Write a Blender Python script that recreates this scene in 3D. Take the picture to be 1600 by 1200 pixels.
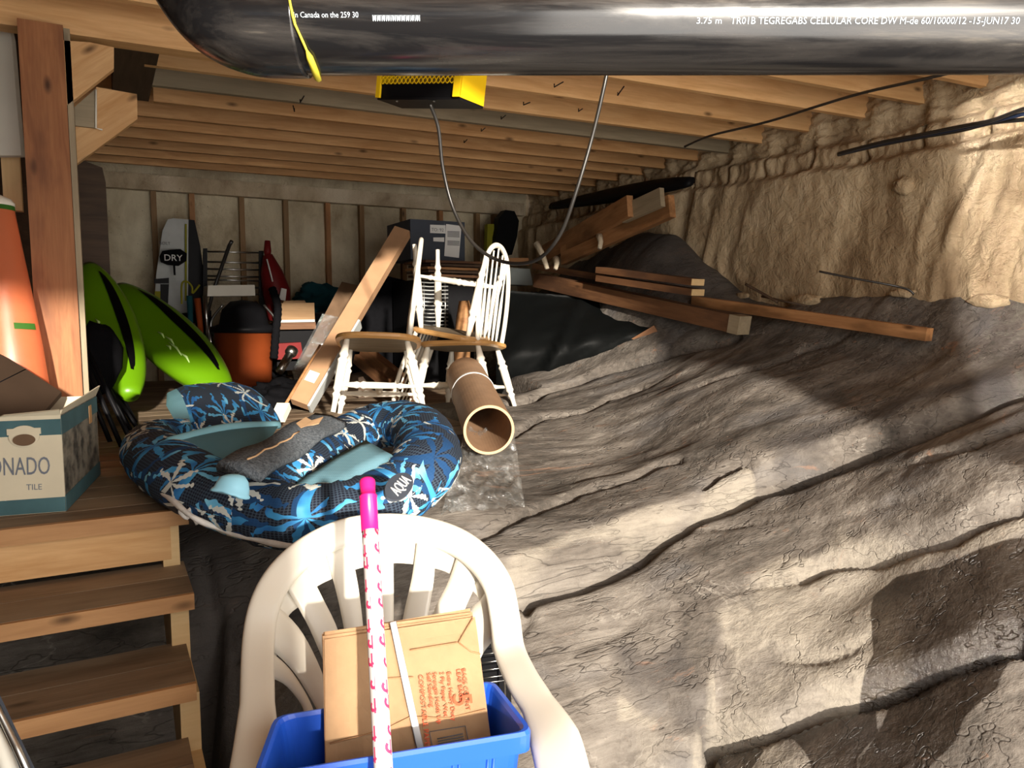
import bpy, bmesh, math, random
import numpy as np
from mathutils import Vector, Matrix, noise as mnoise
for o in list(bpy.data.objects): bpy.data.objects.remove(o, do_unlink=True)
SC = bpy.context.scene
COL = SC.collection
random.seed(7); RNG = np.random.default_rng(5)
pi = math.pi

# ---------------------------------------------------------------- camera
YAW, PITCH, FPX, EYE = math.radians(28.4), math.radians(5.5), 1180.0, Vector((0, 0, 1.3))
FW = Vector((math.sin(YAW)*math.cos(PITCH), math.cos(YAW)*math.cos(PITCH), -math.sin(PITCH)))
RT = Vector((math.cos(YAW), -math.sin(YAW), 0)); UP = RT.cross(FW)
cam = bpy.data.objects.new('camera', bpy.data.cameras.new('camera')); COL.objects.link(cam)
cam.data.sensor_width = 36; cam.data.lens = 36*FPX/1600; cam.data.clip_start = .02
cam.matrix_world = Matrix.Translation(EYE) @ Matrix((RT, UP, -FW)).transposed().to_4x4()
SC.camera = cam
def ray(px, py): return FW + RT*((px-800)/FPX) + UP*((600-py)/FPX)
def W(px, py, d): return EYE + ray(px, py)*d                # point at distance d in front of the lens
def ON(ax, px, py, v): q = ray(px, py); return EYE + q*((v-EYE[ax])/q[ax])

# ---------------------------------------------------------------- world, light, exposure
wd = bpy.data.worlds.new('world'); SC.world = wd; wd.use_nodes = True
bg = wd.node_tree.nodes['Background']; bg.inputs[0].default_value = (.86, .90, 1, 1); bg.inputs[1].default_value = 0.34
def lamp(kind, name, loc, d, energy, color, **kw):
    l = bpy.data.lights.new(name, kind); l.energy = energy; l.color = color
    for k, v in kw.items(): setattr(l, k, v)
    o = bpy.data.objects.new(name, l); COL.objects.link(o); o.location = loc
    o.rotation_euler = Vector(d).to_track_quat('-Z', 'Y').to_euler(); return o
lamp('SUN', 'sun', (0, -4, 3), (.135, .955, -.208), 8.0, (1, .91, .79), angle=math.radians(1.6))
lamp('AREA', 'daylight_through_doorway', (1.0, -.85, 1.25), (.1, 1, .0), 72, (1, .94, .86), shape='RECTANGLE', size=2.4, size_y=1.8)
lamp('AREA', 'added_wall_patch_beam', (.905, -.337, 1.85), (.77, .64, -.08), 4.2, (1, .95, .90), shape='RECTANGLE', size=.62, size_y=1.4, spread=math.radians(2))  # added narrow beam that makes the bright patch on the right wall
SC.view_settings.view_transform = 'Standard'; SC.view_settings.look = 'None'
SC.view_settings.exposure = 0.22; SC.view_settings.gamma = 1; SC.view_settings.use_curve_mapping = False

# ---------------------------------------------------------------- material helpers
class NT:
    def __init__(s, name):
        s.m = bpy.data.materials.new(name); s.m.use_nodes = True; s.t = s.m.node_tree
        s.b = s.t.nodes['Principled BSDF']; s.out = s.t.nodes['Material Output']; s.c = None
    def n(s, t, **kw):
        x = s.t.nodes.new('ShaderNode'+t)
        for k, v in kw.items(): setattr(x, k, v)
        return x
    def put(s, sock, v):
        if v is None: return
        if isinstance(v, bpy.types.NodeSocket): s.t.links.new(v, sock)
        elif isinstance(v, (tuple, list)) and sock.type == 'RGBA': sock.default_value = (*v[:3], 1)
        else: sock.default_value = v
    def co(s, sc=(1, 1, 1), rot=(0, 0, 0), kind='Object', rnd=False):
        tc = s.n('TexCoord').outputs[kind]
        mp = s.n('Mapping'); s.put(mp.inputs[0], tc); mp.inputs[3].default_value = sc; mp.inputs[2].default_value = rot
        if rnd:
            oi = s.n('ObjectInfo'); v = s.n('VectorMath', operation='SCALE'); s.put(v.inputs[0], (17., 31., 23.)); s.put(v.inputs[3], oi.outputs['Random'])
            a = s.n('VectorMath', operation='ADD'); s.put(a.inputs[0], mp.outputs[0]); s.put(a.inputs[1], v.outputs[0]); return a.outputs[0]
        return mp.outputs[0]
    def noise(s, vec, scale=5, detail=4, rough=.55, dist=0):
        x = s.n('TexNoise'); s.put(x.inputs['Vector'], vec); x.inputs['Scale'].default_value = scale
        x.inputs['Detail'].default_value = detail; x.inputs['Roughness'].default_value = rough; x.inputs['Distortion'].default_value = dist
        return x.outputs[0]
    def vor(s, vec, scale=5, rnd=1, feat='F1'):
        x = s.n('TexVoronoi', feature=feat); s.put(x.inputs['Vector'], vec); x.inputs['Scale'].default_value = scale; x.inputs['Randomness'].default_value = rnd
        return x
    def ramp(s, f, stops, interp='LINEAR'):
        x = s.n('ValToRGB'); s.put(x.inputs[0], f); e = x.color_ramp; e.interpolation = interp
        while len(e.elements) < len(stops): e.elements.new(.5)
        for el, (p, c) in zip(e.elements, stops):
            el.position = p; el.color = (c, c, c, 1) if isinstance(c, (int, float)) else (*c[:3], 1)
        return x.outputs[0]
    def mix(s, f, a, b, mode='MIX'):
        x = s.n('Mix', data_type='RGBA', blend_type=mode); s.put(x.inputs[0], f); s.put(x.inputs[6], a); s.put(x.inputs[7], b); return x.outputs[2]
    def mth(s, op, a, b=None, c=None, clamp=False):
        x = s.n('Math', operation=op, use_clamp=clamp); s.put(x.inputs[0], a)
        if b is not None: s.put(x.inputs[1], b)
        if c is not None: s.put(x.inputs[2], c)
        return x.outputs[0]
    def bump(s, h, st=.3, dist=.01, prev=None):
        x = s.n('Bump'); s.put(x.inputs['Height'], h); x.inputs['Strength'].default_value = st; x.inputs['Distance'].default_value = dist
        if prev is not None: s.put(x.inputs['Normal'], prev)
        return x.outputs[0]
    def fin(s, color, rough=.6, normal=None, metal=0, spec=.5, **kw):
        s.put(s.b.inputs['Base Color'], color); s.put(s.b.inputs['Roughness'], rough); s.put(s.b.inputs['Metallic'], metal)
        s.b.inputs['Specular IOR Level'].default_value = spec
        if normal is not None: s.put(s.b.inputs['Normal'], normal)
        for k, v in kw.items(): s.put(s.b.inputs[k.replace('_', ' ')], v)
        return s.m
def plain(name, c, rough=.5, bs=40, bst=.1, var=.12, **kw):
    kw.setdefault('spec', .15); s = NT(name); v = s.co(rnd=True); n = s.noise(v, bs*.2, 5)
    dk = tuple(x*(1-var) for x in c); lt = tuple(min(1, x*(1+var)) for x in c)
    return s.fin(s.ramp(n, [(.3, dk), (.7, lt)]), rough, s.bump(s.noise(v, bs, 3), bst, .003), **kw)
def wood(name, light, dark, knots=1, rough=.62, stain_tone=None, gs=1.0, bst=.15):
    s = NT(name); v = s.co((1.2*gs, 9*gs, 9*gs), rnd=True)
    g = s.noise(v, 2.2, 6, .6, .8); g2 = s.noise(s.co((2.2*gs, 45*gs, 45*gs), rnd=True), 2.5, 3, .6)
    f = s.mth('ADD', s.mth('MULTIPLY', g, .7), s.mth('MULTIPLY', g2, .3))
    c = s.ramp(f, [(.32, dark), (.5, tuple((a+b)/2 for a, b in zip(light, dark))), (.66, light)])
    big = s.noise(s.co((.9, 2, 2), rnd=True), 1.6, 2); c = s.mix(s.ramp(big, [(.4, 0.), (.75, .45)]), c, tuple(x*.62 for x in light), 'MIX')
    if stain_tone:
        st = s.noise(s.co((1, 3, 3), rnd=True), 2.1, 4); c = s.mix(s.ramp(st, [(.48, 0.), (.62, .7)]), c, stain_tone)
    if knots:
        k = s.vor(s.co((3.2, 8, 8), rnd=True), 1.25).outputs['Distance']
        c = s.mix(s.ramp(k, [(.03, .95), (.075, .55), (.13, 0.)]), c, tuple(x*.28 for x in dark))
    oi = s.n('ObjectInfo').outputs['Random']
    hs = s.n('HueSaturation'); s.put(hs.inputs['Color'], c); s.put(hs.inputs['Value'], s.mth('MULTIPLY_ADD', oi, .3, .83)); s.put(hs.inputs['Fac'], 1.)
    return s.fin(hs.outputs[0], rough, s.bump(g2, bst, .003, s.bump(g, .1, .004)), spec=.3)

M = {}
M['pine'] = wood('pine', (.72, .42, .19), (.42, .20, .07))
M['pine_pale'] = wood('fresh_pine', (.80, .50, .24), (.54, .28, .10))  # lighter pine tone for the nearer joists, beams and braces
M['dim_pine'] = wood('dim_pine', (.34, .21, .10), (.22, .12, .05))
M['pine_grey'] = wood('weathered_grey_pine', (.36, .29, .19), (.22, .175, .11))
M['cream_pine'] = wood('pale_pine', (.72, .52, .27), (.60, .40, .19), knots=0)
M['post'] = wood('red_stained_fir', (.36, .155, .062), (.18, .062, .022), stain_tone=(.11, .038, .016))
M['deck'] = wood('dirty_deck_board', (.30, .215, .14), (.16, .108, .066), stain_tone=(.36, .27, .18))
M['nosing'] = wood('sawn_tread_edge', (.55, .31, .14), (.34, .17, .07))
M['old'] = wood('old_brown_timber', (.20, .095, .042), (.085, .036, .016), stain_tone=(.05, .024, .014))
M['old_honey'] = wood('honey_brown_timber', (.50, .26, .11), (.28, .12, .045), stain_tone=(.12, .055, .02))  # lighter honey tone of the old timber
M['darkwood'] = wood('dark_board', (.10, .06, .035), (.045, .027, .016))
M['seatwood'] = wood('lacquered_seat_wood', (.70, .40, .15), (.52, .26, .08), knots=0, rough=.35)
M['underseat'] = wood('unfinished_seat_underside', (.24, .19, .13), (.14, .105, .07), knots=0)
M['white_paint'] = plain('white_chair_paint', (.80, .75, .64), .38, 60, .05, .05, spec=.5)
M['black_plastic'] = plain('black_plastic', (.006, .006, .007), .45, spec=.08)
M['black_fabric'] = plain('black_fabric', (.006, .006, .007), .9, 200, .3, spec=.02)
M['rubber'] = plain('black_cable_rubber', (.022, .02, .018), .33, spec=.5)
M['navy'] = plain('navy_box_board', (.055, .065, .085), .6)
M['paper'] = plain('white_label_paper', (.72, .72, .70), .6, var=.04)
M['ink'] = plain('grey_print', (.16, .16, .17), .7)
M['red_ink'] = plain('red_print', (.62, .10, .045), .7)
M['kraft'] = plain('kraft_cardboard', (.60, .39, .22), .75, 90, .15, .08)
M['carton_board'] = plain('tan_carton_board', (.40, .235, .13), .75, 60, .12, .08)
M['kraft_dark'] = plain('brown_cardboard', (.16, .10, .06), .6, 60, .15)
M['tube_card'] = plain('cardboard_tube', (.30, .185, .11), .6, 70, .12, .12)
M['teal'] = plain('teal_print', (.07, .15, .17), .55, 30, .1, .25)
M['boxcream'] = plain('cream_box_board', (.66, .60, .45), .65, 40, .1, .06)
M['orange_pl'] = plain('orange_plastic', (.82, .24, .10), .30, 8, .05, .1, spec=.5)
M['orange_vac'] = plain('orange_bucket_plastic', (.24, .048, .011), .6, 20, .05, .12)
M['green_pl'] = plain('lime_kayak_plastic', (.10, .245, .003), .33, 20, .04, .05, spec=.4)
M['green_tape'] = plain('green_masking_tape', (.06, .20, .03), .6)
M['blue_bin'] = plain('blue_bin_plastic', (.018, .10, .62), .32, 20, .03, .06, spec=.5)
M['mono'] = plain('cream_moulded_plastic', (.70, .66, .57), .33, 12, .02, .03, spec=.5)
M['pink'] = plain('pink_plastic', (.88, .015, .19), .28, 20, .02, .05, spec=.5)
M['yellow'] = plain('yellow_enamel', (.88, .56, .012), .4, 30, .03, .06)
M['steel'] = plain('dull_steel', (.45, .45, .43), .3, spec=.5, metal=1.)
M['red_pl'] = plain('dark_red_plastic', (.16, .012, .012), .45)
M['tealcloth'] = plain('teal_cloth', (.01, .06, .075), .9, 60, .5)
M['whiteboard'] = plain('white_foam_sheet', (.74, .72, .63), .7, 30, .06, .05)
M['yellow_dull'] = plain('olive_yellow_foam', (.22, .21, .015), .7)
M['bagfoam'] = plain('pale_blue_vinyl', (.20, .42, .50), .55, 30, .08, .08)
M['lid_blue'] = plain('light_blue_soft_plastic', (.30, .62, .78), .4, 20, .1, .08)
M['rope'] = plain('white_cord', (.72, .70, .66), .8, 200, .4)
M['silver'] = plain('silver_board_base', (.42, .44, .43), .45)
M['lime_clip'] = plain('lime_clip_plastic', (.35, .62, .03), .4)

def m_foam(name, c1, c2, c3):
    s = NT(name); v = s.co(); a = s.noise(v, 2.3, 5, .6, .6); st = s.noise(s.co((1, 1.6, .45)), 5, 5, .6, .4)
    c = s.ramp(s.mth('ADD', s.mth('MULTIPLY', a, .5), s.mth('MULTIPLY', st, .5)), [(.36, c3), (.5, c2), (.62, c1)])
    sp = s.vor(v, 16).outputs['Distance']; c = s.mix(s.ramp(sp, [(.03, .55), (.08, 0.)]), c, tuple(x*.35 for x in c3))
    n1 = s.noise(v, 14, 6, .62, .5); n2 = s.noise(v, 75, 4)
    return s.fin(c, .72, s.bump(n2, .45, .005, s.bump(n1, .8, .03)), spec=.25)
M['foam'] = m_foam('spray_foam', (.60, .475, .31), (.46, .345, .21), (.25, .170, .095))
M['foam_rim'] = m_foam('spray_foam_rim', (.70, .60, .45), (.54, .44, .30), (.30, .22, .14))
M['foam_back'] = m_foam('spray_foam_back', (.74, .66, .48), (.60, .52, .36), (.34, .26, .16))
M['foam_white'] = m_foam('fresh_spray_foam', (.80, .72, .56), (.66, .57, .42), (.45, .36, .24))

def m_rock():
    s = NT('bedrock'); R = (0, 0, math.radians(15))
    v = s.co((1, 1, 1), R)
    bed = s.noise(s.co((.9, 5.5, 6.5), R), 2.2, 7, .62, .7)
    fine = s.noise(s.co((3.5, 24, 26), R), 2.4, 6, .65, .4)
    blot = s.noise(v, 2.1, 6, .62, .5)
    f = s.mth('ADD', s.mth('MULTIPLY', bed, .26), s.mth('ADD', s.mth('MULTIPLY', fine, .26), s.mth('MULTIPLY', blot, .48)))
    def lines(vec, sc, w, det=5, dist=.6): n_ = s.noise(vec, sc, det, .6, dist); return s.ramp(s.mth('ABSOLUTE', s.mth('SUBTRACT', n_, .5)), [(0., 1.), (w, 0.)])
    L1 = lines(s.co((.7, 4.5, 5), R), 1.3, .005, 4, .2); L2 = lines(s.co((1.2, 3, 3), (0, 0, -.3)), 1.9, .005, 4, .3); L3 = lines(s.co((1.1, 2.0, 2.2), (0, 0, .9)), 1.9, .006, 5, .6)
    gate = s.ramp(s.noise(v, 1.3, 3), [(.45, 0.), (.58, 1.)])
    c = s.ramp(f, [(.33, (.024, .020, .017)), (.42, (.064, .055, .046)), (.50, (.118, .101, .085)), (.58, (.178, .157, .134)), (.70, (.31, .28, .24))])
    c = s.mix(s.mth('MULTIPLY', L1, .5), c, (.03, .025, .022)); c = s.mix(s.mth('MULTIPLY', s.mth('MULTIPLY', L2, gate), .45), c, (.035, .03, .026)); c = s.mix(s.mth('MULTIPLY', s.mth('MULTIPLY', L3, gate), .38), c, (.40, .37, .32))
    org = s.noise(s.co((.5, 8, 9), R), 1.7, 7, .72, .9); c = s.mix(s.ramp(org, [(.61, 0.), (.74, .55)]), c, (.46, .21, .10))
    blu = s.noise(s.co((1.4, 4, 4), (0, 0, .1)), 1.3, 3); c = s.mix(s.ramp(blu, [(.56, 0.), (.72, .5)]), c, (.15, .145, .145))
    at = s.n('Attribute', attribute_name='stain_tone'); rgb = s.n('SeparateColor'); s.put(rgb.inputs[0], at.outputs['Color'])
    edge = s.mth('MULTIPLY_ADD', s.noise(v, 9, 5, .65), .5, -.25)
    pale = s.mth('MULTIPLY', s.ramp(s.mth('ADD', rgb.outputs[1], edge), [(.35, 0.), (.7, 1.)]), s.ramp(fine, [(.3, .35), (.6, .9)]))
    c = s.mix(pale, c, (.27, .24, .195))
    dark = s.ramp(s.mth('ADD', rgb.outputs[2], edge), [(.3, 0.), (.75, .85)]); c = s.mix(dark, c, (.055, .048, .045))  # darkens the rock colour by mask, painted shade included
    wet = s.ramp(s.mth('ADD', rgb.outputs[0], s.mth('MULTIPLY', edge, .4)), [(.46, 0.), (.54, 1.)])
    c = s.mix(wet, c, s.mix(1., c, (.22, .20, .19), 'MULTIPLY'))
    b1 = s.bump(bed, .35, .02); b2 = s.bump(s.noise(v, 13, 7, .68, .3), .6, .016, b1); b3 = s.bump(s.mth('SUBTRACT', fine, s.mth('MULTIPLY', s.mth('ADD', L1, s.mth('MULTIPLY', L2, gate)), .9)), .6, .008, b2)
    return s.fin(c, s.mix(wet, (.80,)*3, (.13,)*3), b3, spec=.4)
M['rock'] = m_rock()
def m_pipe():
    s = NT('black_drain_pipe'); v = s.co((1.1, 9, 9)); n = s.noise(v, 2.5, 7, .65, .5); n2 = s.noise(s.co((.8, 30, 30)), 2.5, 4)
    c = s.ramp(n, [(.42, (.010, .010, .011)), (.6, (.035, .032, .030)), (.72, (.12, .105, .085))])
    return s.fin(c, s.ramp(n, [(.4, .15), (.65, .33)]), s.bump(n2, .12, .002), spec=.6)
M['pipe'] = m_pipe()
M['pipe_print'] = plain('pale_pipe_print', (.55, .62, .68), .6)
def m_palm():
    s = NT('palm_print_fabric'); tc = s.n('TexCoord').outputs['UV']
    def layer(scale, off, fr, thr, size):
        mp = s.n('Mapping'); s.put(mp.inputs[0], tc); mp.inputs[1].default_value = off; mp.inputs[2].default_value = (0, 0, off[2])
        vo = s.n('TexVoronoi', feature='F1', voronoi_dimensions='2D'); s.put(vo.inputs['Vector'], mp.outputs[0]); vo.inputs['Scale'].default_value = scale; vo.inputs['Randomness'].default_value = .75
        d = s.n('VectorMath', operation='SUBTRACT'); s.put(d.inputs[0], mp.outputs[0]); s.put(d.inputs[1], vo.outputs['Position'])
        wob = s.n('TexNoise'); s.put(wob.inputs['Vector'], mp.outputs[0]); wob.inputs['Scale'].default_value = scale*2.6
        xyz = s.n('SeparateXYZ'); s.put(xyz.inputs[0], d.outputs[0]); X, Y = xyz.outputs[0], xyz.outputs[1]
        r = s.mth('SQRT', s.mth('ADD', s.mth('MULTIPLY', X, X), s.mth('MULTIPLY', Y, Y))); rn = s.mth('DIVIDE', r, size)
        a = s.mth('ADD', s.mth('ARCTAN2', Y, X), s.mth('MULTIPLY', s.mth('SUBTRACT', wob.outputs[0], .5), 1.6))
        pet = s.mth('MULTIPLY_ADD', s.mth('COSINE', s.mth('MULTIPLY', a, fr)), .5, .5)
        jag = s.mth('MULTIPLY', s.mth('SINE', s.mth('MULTIPLY', rn, 38.)), .10)
        fm = s.mth('GREATER_THAN', s.mth('ADD', pet, jag), s.mth('MULTIPLY_ADD', rn, .75, .30))
        fm = s.mth('MULTIPLY', fm, s.mth('LESS_THAN', rn, 1.)); fm = s.mth('MULTIPLY', fm, s.mth('GREATER_THAN', Y, s.mth('MULTIPLY', rn, -size*.55)))
        tr = s.mth('LESS_THAN', s.mth('ABSOLUTE', s.mth('SUBTRACT', X, s.mth('MULTIPLY', s.mth('MULTIPLY', Y, Y), 3.5/size*.12+2))), size*.10)
        tr = s.mth('MULTIPLY', tr, s.mth('MULTIPLY', s.mth('LESS_THAN', Y, 0.), s.mth('GREATER_THAN', Y, -size*1.35)))
        return s.mth('MAXIMUM', fm, tr), wob.outputs[0]
    base = (.008, .011, .022)
    b, w1 = layer(5.2, (.3, .1, .25), 9., .4, .115); w, w2 = layer(6.0, (1.37, .72, -.35), 7., .4, .062)
    ht = s.n('TexVoronoi', feature='F1', voronoi_dimensions='2D'); s.put(ht.inputs['Vector'], tc); ht.inputs['Scale'].default_value = 150; ht.inputs['Randomness'].default_value = 0
    c = s.mix(s.ramp(ht.outputs['Distance'], [(.28, 0.), (.34, .0), (.42, .45)]), base, (.07, .11, .16))
    b2, w3 = layer(4.4, (4.1, 2.3, .8), 8., .4, .13)
    c = s.mix(s.mth('MULTIPLY', b2, .9), c, (.012, .06, .17))
    c = s.mix(b, c, s.ramp(w1, [(.35, (.02, .13, .38)), (.52, (.05, .30, .62)), (.7, (.22, .58, .78))]))
    c = s.mix(w, c, (.62, .66, .62))
    return s.fin(c, .78, s.bump(ht.outputs['Distance'], .25, .002), spec=.25)
M['palm'] = m_palm()
def m_mesh():
    s = NT('blue_grey_mesh'); v = s.co(); h = s.vor(v, 260, 0).outputs['Distance']; n = s.noise(v, 6, 4)
    return s.fin(s.ramp(n, [(.3, (.10, .21, .26)), (.7, (.15, .29, .35))]), .7, s.bump(h, .3, .002), spec=.2)
M['mesh'] = m_mesh()
def m_carpet():
    s = NT('grey_carpet'); v = s.co(); n = s.noise(v, 160, 3, .7); big = s.noise(s.co((2, 5, 5)), 2.5, 5, .6)
    c = s.ramp(n, [(.35, (.06, .072, .085)), (.65, (.17, .19, .21))]); c = s.mix(s.ramp(big, [(.72, 0.), (.78, .8)], 'LINEAR'), c, (.42, .27, .16))
    return s.fin(c, .95, s.bump(n, .8, .006), spec=.1)
M['carpet'] = m_carpet()
def m_film():
    s = NT('clear_plastic_film'); v = s.co(); n = s.noise(v, 16, 6, .6, 1.2); bp = s.bump(n, 1.0, .03)
    tr = s.n('BsdfTransparent'); gl = s.n('BsdfGlossy'); gl.inputs['Roughness'].default_value = .12; s.put(gl.inputs['Normal'], bp); s.put(gl.inputs['Color'], (.9, .93, .95))
    df = s.n('BsdfDiffuse'); s.put(df.inputs['Color'], (.6, .62, .6)); m0 = s.n('MixShader'); m0.inputs[0].default_value = .3; s.put(m0.inputs[1], gl.outputs[0]); s.put(m0.inputs[2], df.outputs[0])
    mx = s.n('MixShader'); s.put(mx.inputs[0], s.ramp(n, [(.40, .16), (.55, .35), (.68, .80)])); s.put(mx.inputs[1], tr.outputs[0]); s.put(mx.inputs[2], m0.outputs[0]); s.put(s.out.inputs[0], mx.outputs[0]); return s.m
M['film'] = m_film()
def m_stone():
    s = NT('printed_stone_photo'); v = s.co((6, 6, 9)); c = s.vor(v, 1.4); n = s.noise(v, 3, 5)
    return s.fin(s.mix(s.ramp(n, [(.35, 0.), (.6, 1.)]), (.045, .045, .04), (.27, .25, .20)), .6)
M['stone'] = m_stone()
def m_flam():
    s = NT('flamingo_print_sleeve'); tc = s.n('TexCoord').outputs['UV']
    vo = s.n('TexVoronoi', feature='F1', voronoi_dimensions='2D'); s.put(vo.inputs['Vector'], tc); vo.inputs['Scale'].default_value = 38; vo.inputs['Randomness'].default_value = .35
    d = s.n('VectorMath', operation='SUBTRACT'); s.put(d.inputs[0], tc); s.put(d.inputs[1], vo.outputs['Position']); x = s.n('SeparateXYZ'); s.put(x.inputs[0], d.outputs[0])
    X, Y = x.outputs[0], x.outputs[1]; r = s.mth('SQRT', s.mth('ADD', s.mth('MULTIPLY', X, X), s.mth('MULTIPLY', Y, Y)))
    body = s.mth('LESS_THAN', s.mth('ABSOLUTE', s.mth('SUBTRACT', r, .0052)), .0020); body = s.mth('MULTIPLY', body, s.mth('GREATER_THAN', s.mth('ADD', X, Y), -.001))
    leg = s.mth('MULTIPLY', s.mth('LESS_THAN', s.mth('ABSOLUTE', s.mth('ADD', Y, .002)), .0013), s.mth('LESS_THAN', s.mth('ABSOLUTE', X), .009))
    return s.fin(s.mix(s.mth('MAXIMUM', body, leg), (.62, .57, .56), (.66, .04, .13)), .45)
M['flamingo'] = m_flam()

# ---------------------------------------------------------------- object helpers
WM = {}
def link(o, mw, parent=None):
    COL.objects.link(o)
    if parent is not None: o.parent = parent; o.matrix_local = WM[parent.name].inverted() @ mw
    else: o.matrix_local = mw
    WM[o.name] = mw.copy(); return o
def tag(o, label=None, cat=None, group=None, kind=None):
    if label: o['label'] = label
    if cat: o['category'] = cat
    if group: o['group'] = group
    if kind: o['kind'] = kind
    return o
def root(name, loc, label, cat, group=None, rot=None):
    o = bpy.data.objects.new(name, None); o.empty_display_size = .1
    mw = Matrix.Translation(loc) @ (rot.to_4x4() if rot is not None else Matrix.Identity(4))
    link(o, mw); return tag(o, label, cat, group)
def mk(name, bm, mat, parent=None, frame=None, smooth=False, label=None, cat=None, group=None, kind=None, bevel=0, mats=None, uvw=None):
    """bm in world space when frame is None, else in the frame's own space"""
    if bevel:
        es = [e for e in bm.edges if len(e.link_faces) == 2 and e.calc_face_angle(0) > .6]
        bmesh.ops.bevel(bm, geom=es, offset=bevel, segments=2, affect='EDGES', profile=.6, clamp_overlap=True)
    if frame is None:
        if len(bm.verts):
            a = [min(v.co[i] for v in bm.verts) for i in range(3)]; b = [max(v.co[i] for v in bm.verts) for i in range(3)]
            c = Vector([(a[0]+b[0])/2, (a[1]+b[1])/2, a[2]])
        else: c = Vector()
        frame = Matrix.Translation(c); bmesh.ops.translate(bm, verts=bm.verts, vec=-c)
    bmesh.ops.recalc_face_normals(bm, faces=bm.faces)
    me = bpy.data.meshes.new(name); bm.to_mesh(me); bm.free()
    for m_ in (mats or [mat]): me.materials.append(M[m_] if isinstance(m_, str) else m_)
    if smooth: me.polygons.foreach_set('use_smooth', [True]*len(me.polygons))
    o = bpy.data.objects.new(name, me); link(o, frame, parent); return tag(o, label, cat, group, kind)
def frame_x(p0, p1, up=(0, 0, 1)):
    x = (p1-p0).normalized(); up = Vector(up); y = up.cross(x)
    if y.length < 1e-4: y = Vector((0, 1, 0)).cross(x)
    y.normalize(); z = x.cross(y)
    return Matrix.Translation(p0) @ Matrix((x, y, z)).transposed().to_4x4()
def bx(bm, x0, x1, y0, y1, z0, z1, mat=0, T=None):
    vs = [bm.verts.new((x, y, z)) for x in (x0, x1) for y in (y0, y1) for z in (z0, z1)]
    for idx in ((0, 1, 3, 2), (4, 6, 7, 5), (0, 4, 5, 1), (2, 3, 7, 6), (0, 2, 6, 4), (1, 5, 7, 3)):
        f = bm.faces.new([vs[i] for i in idx]); f.material_index = mat
    if T is not None:
        for v in vs: v.co = T @ v.co
    return vs
def beam(name, p0, p1, w, h, mat, parent=None, up=(0, 0, 1), bevel=.002, **kw):
    """rectangular timber from p0 to p1 (centre line), w across, h along up"""
    bm = bmesh.new(); L = (p1-p0).length; bx(bm, 0, L, -w/2, w/2, -h/2, h/2)
    return mk(name, bm, mat, parent, frame_x(p0, p1, up), bevel=bevel, **kw)
def sweep(bm, pts, rad, n=12, cap=True, prof=None, up=None, closed=False, uv=False, mat=0):
    """tube along pts; rad number or list; prof optional list of (a,b) unit section"""
    pts = [Vector(p) for p in pts]; N = len(pts)
    rads = rad if isinstance(rad, list) else [rad]*N
    prof = prof or [(math.cos(2*pi*k/n), math.sin(2*pi*k/n)) for k in range(n)]; n = len(prof)
    rings = []; pn = None; ul = bm.loops.layers.uv.verify() if uv else None; acc = [0]
    for i, p in enumerate(pts):
        t = (pts[(i+1) % N]-pts[i-1]) if closed else (pts[min(i+1, N-1)]-pts[max(i-1, 0)]); t.normalize()
        if up is not None: a = Vector(up).cross(t)
        elif pn is None: a = t.orthogonal()
        else: a = pn - t*pn.dot(t)
        a.normalize(); pn = a; b = t.cross(a); r = rads[i]; ra, rb = r if isinstance(r, tuple) else (r, r)
        rings.append([bm.verts.new(p+a*(c*ra)+b*(s_*rb)) for c, s_ in prof])
        if i: acc.append(acc[-1]+(p-pts[i-1]).length)
    acc.append(acc[-1]+(pts[0]-pts[-1]).length); rm = [(r if not isinstance(r, tuple) else (r[0]+r[1])/2) for r in rads]
    R = sum(rm)/len(rm)
    for i in range(N if closed else N-1):
        j = (i+1) % N
        for k in range(n):
            f = bm.faces.new((rings[i][k], rings[i][(k+1) % n], rings[j][(k+1) % n], rings[j][k])); f.material_index = mat
            if uv:
                us = [(acc[i], k), (acc[i], k+1), (acc[i+1], k+1), (acc[i+1], k)]
                for lp, (u, v) in zip(f.loops, us): lp[ul].uv = (u, v/n*2*pi*R)
    if cap and not closed:
        bm.faces.new(rings[0]).material_index = mat; bm.faces.new(rings[-1]).material_index = mat
    return rings
def tube(name, pts, rad, mat, parent=None, n=12, smooth=True, cap=True, prof=None, up=None, closed=False, uv=False, **kw):
    bm = bmesh.new(); sweep(bm, pts, rad, n, cap, prof, up, closed, uv); return mk(name, bm, mat, parent, smooth=smooth, **kw)
def spline(pts, n=8, closed=False):
    P = [Vector(p) for p in pts]; N = len(P); out = []
    for i in range(N if closed else N-1):
        g = (lambda k: P[k % N]) if closed else (lambda k: P[max(0, min(N-1, k))])
        a, b, c, d = g(i-1), g(i), g(i+1), g(i+2)
        for k in range(n):
            t = k/n; out.append(.5*((2*b)+(c-a)*t+(2*a-5*b+4*c-d)*t*t+(3*b-a-3*c+d)*t**3))
    if not closed: out.append(P[-1].copy())
    return out
def lathe(bm, prof, n=24, T=None, mat=0, cap=True):
    rings = []
    for r, z in prof: rings.append([bm.verts.new((r*math.cos(2*pi*k/n), r*math.sin(2*pi*k/n), z)) for k in range(n)])
    for a, b in zip(rings, rings[1:]):
        for k in range(n): bm.faces.new((a[k], a[(k+1) % n], b[(k+1) % n], b[k])).material_index = mat
    if cap and prof[0][0] > 1e-5: bm.faces.new(rings[0]).material_index = mat
    if cap and prof[-1][0] > 1e-5: bm.faces.new(rings[-1]).material_index = mat
    if T is not None:
        for rg in rings:
            for v in rg: v.co = T @ v.co
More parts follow.
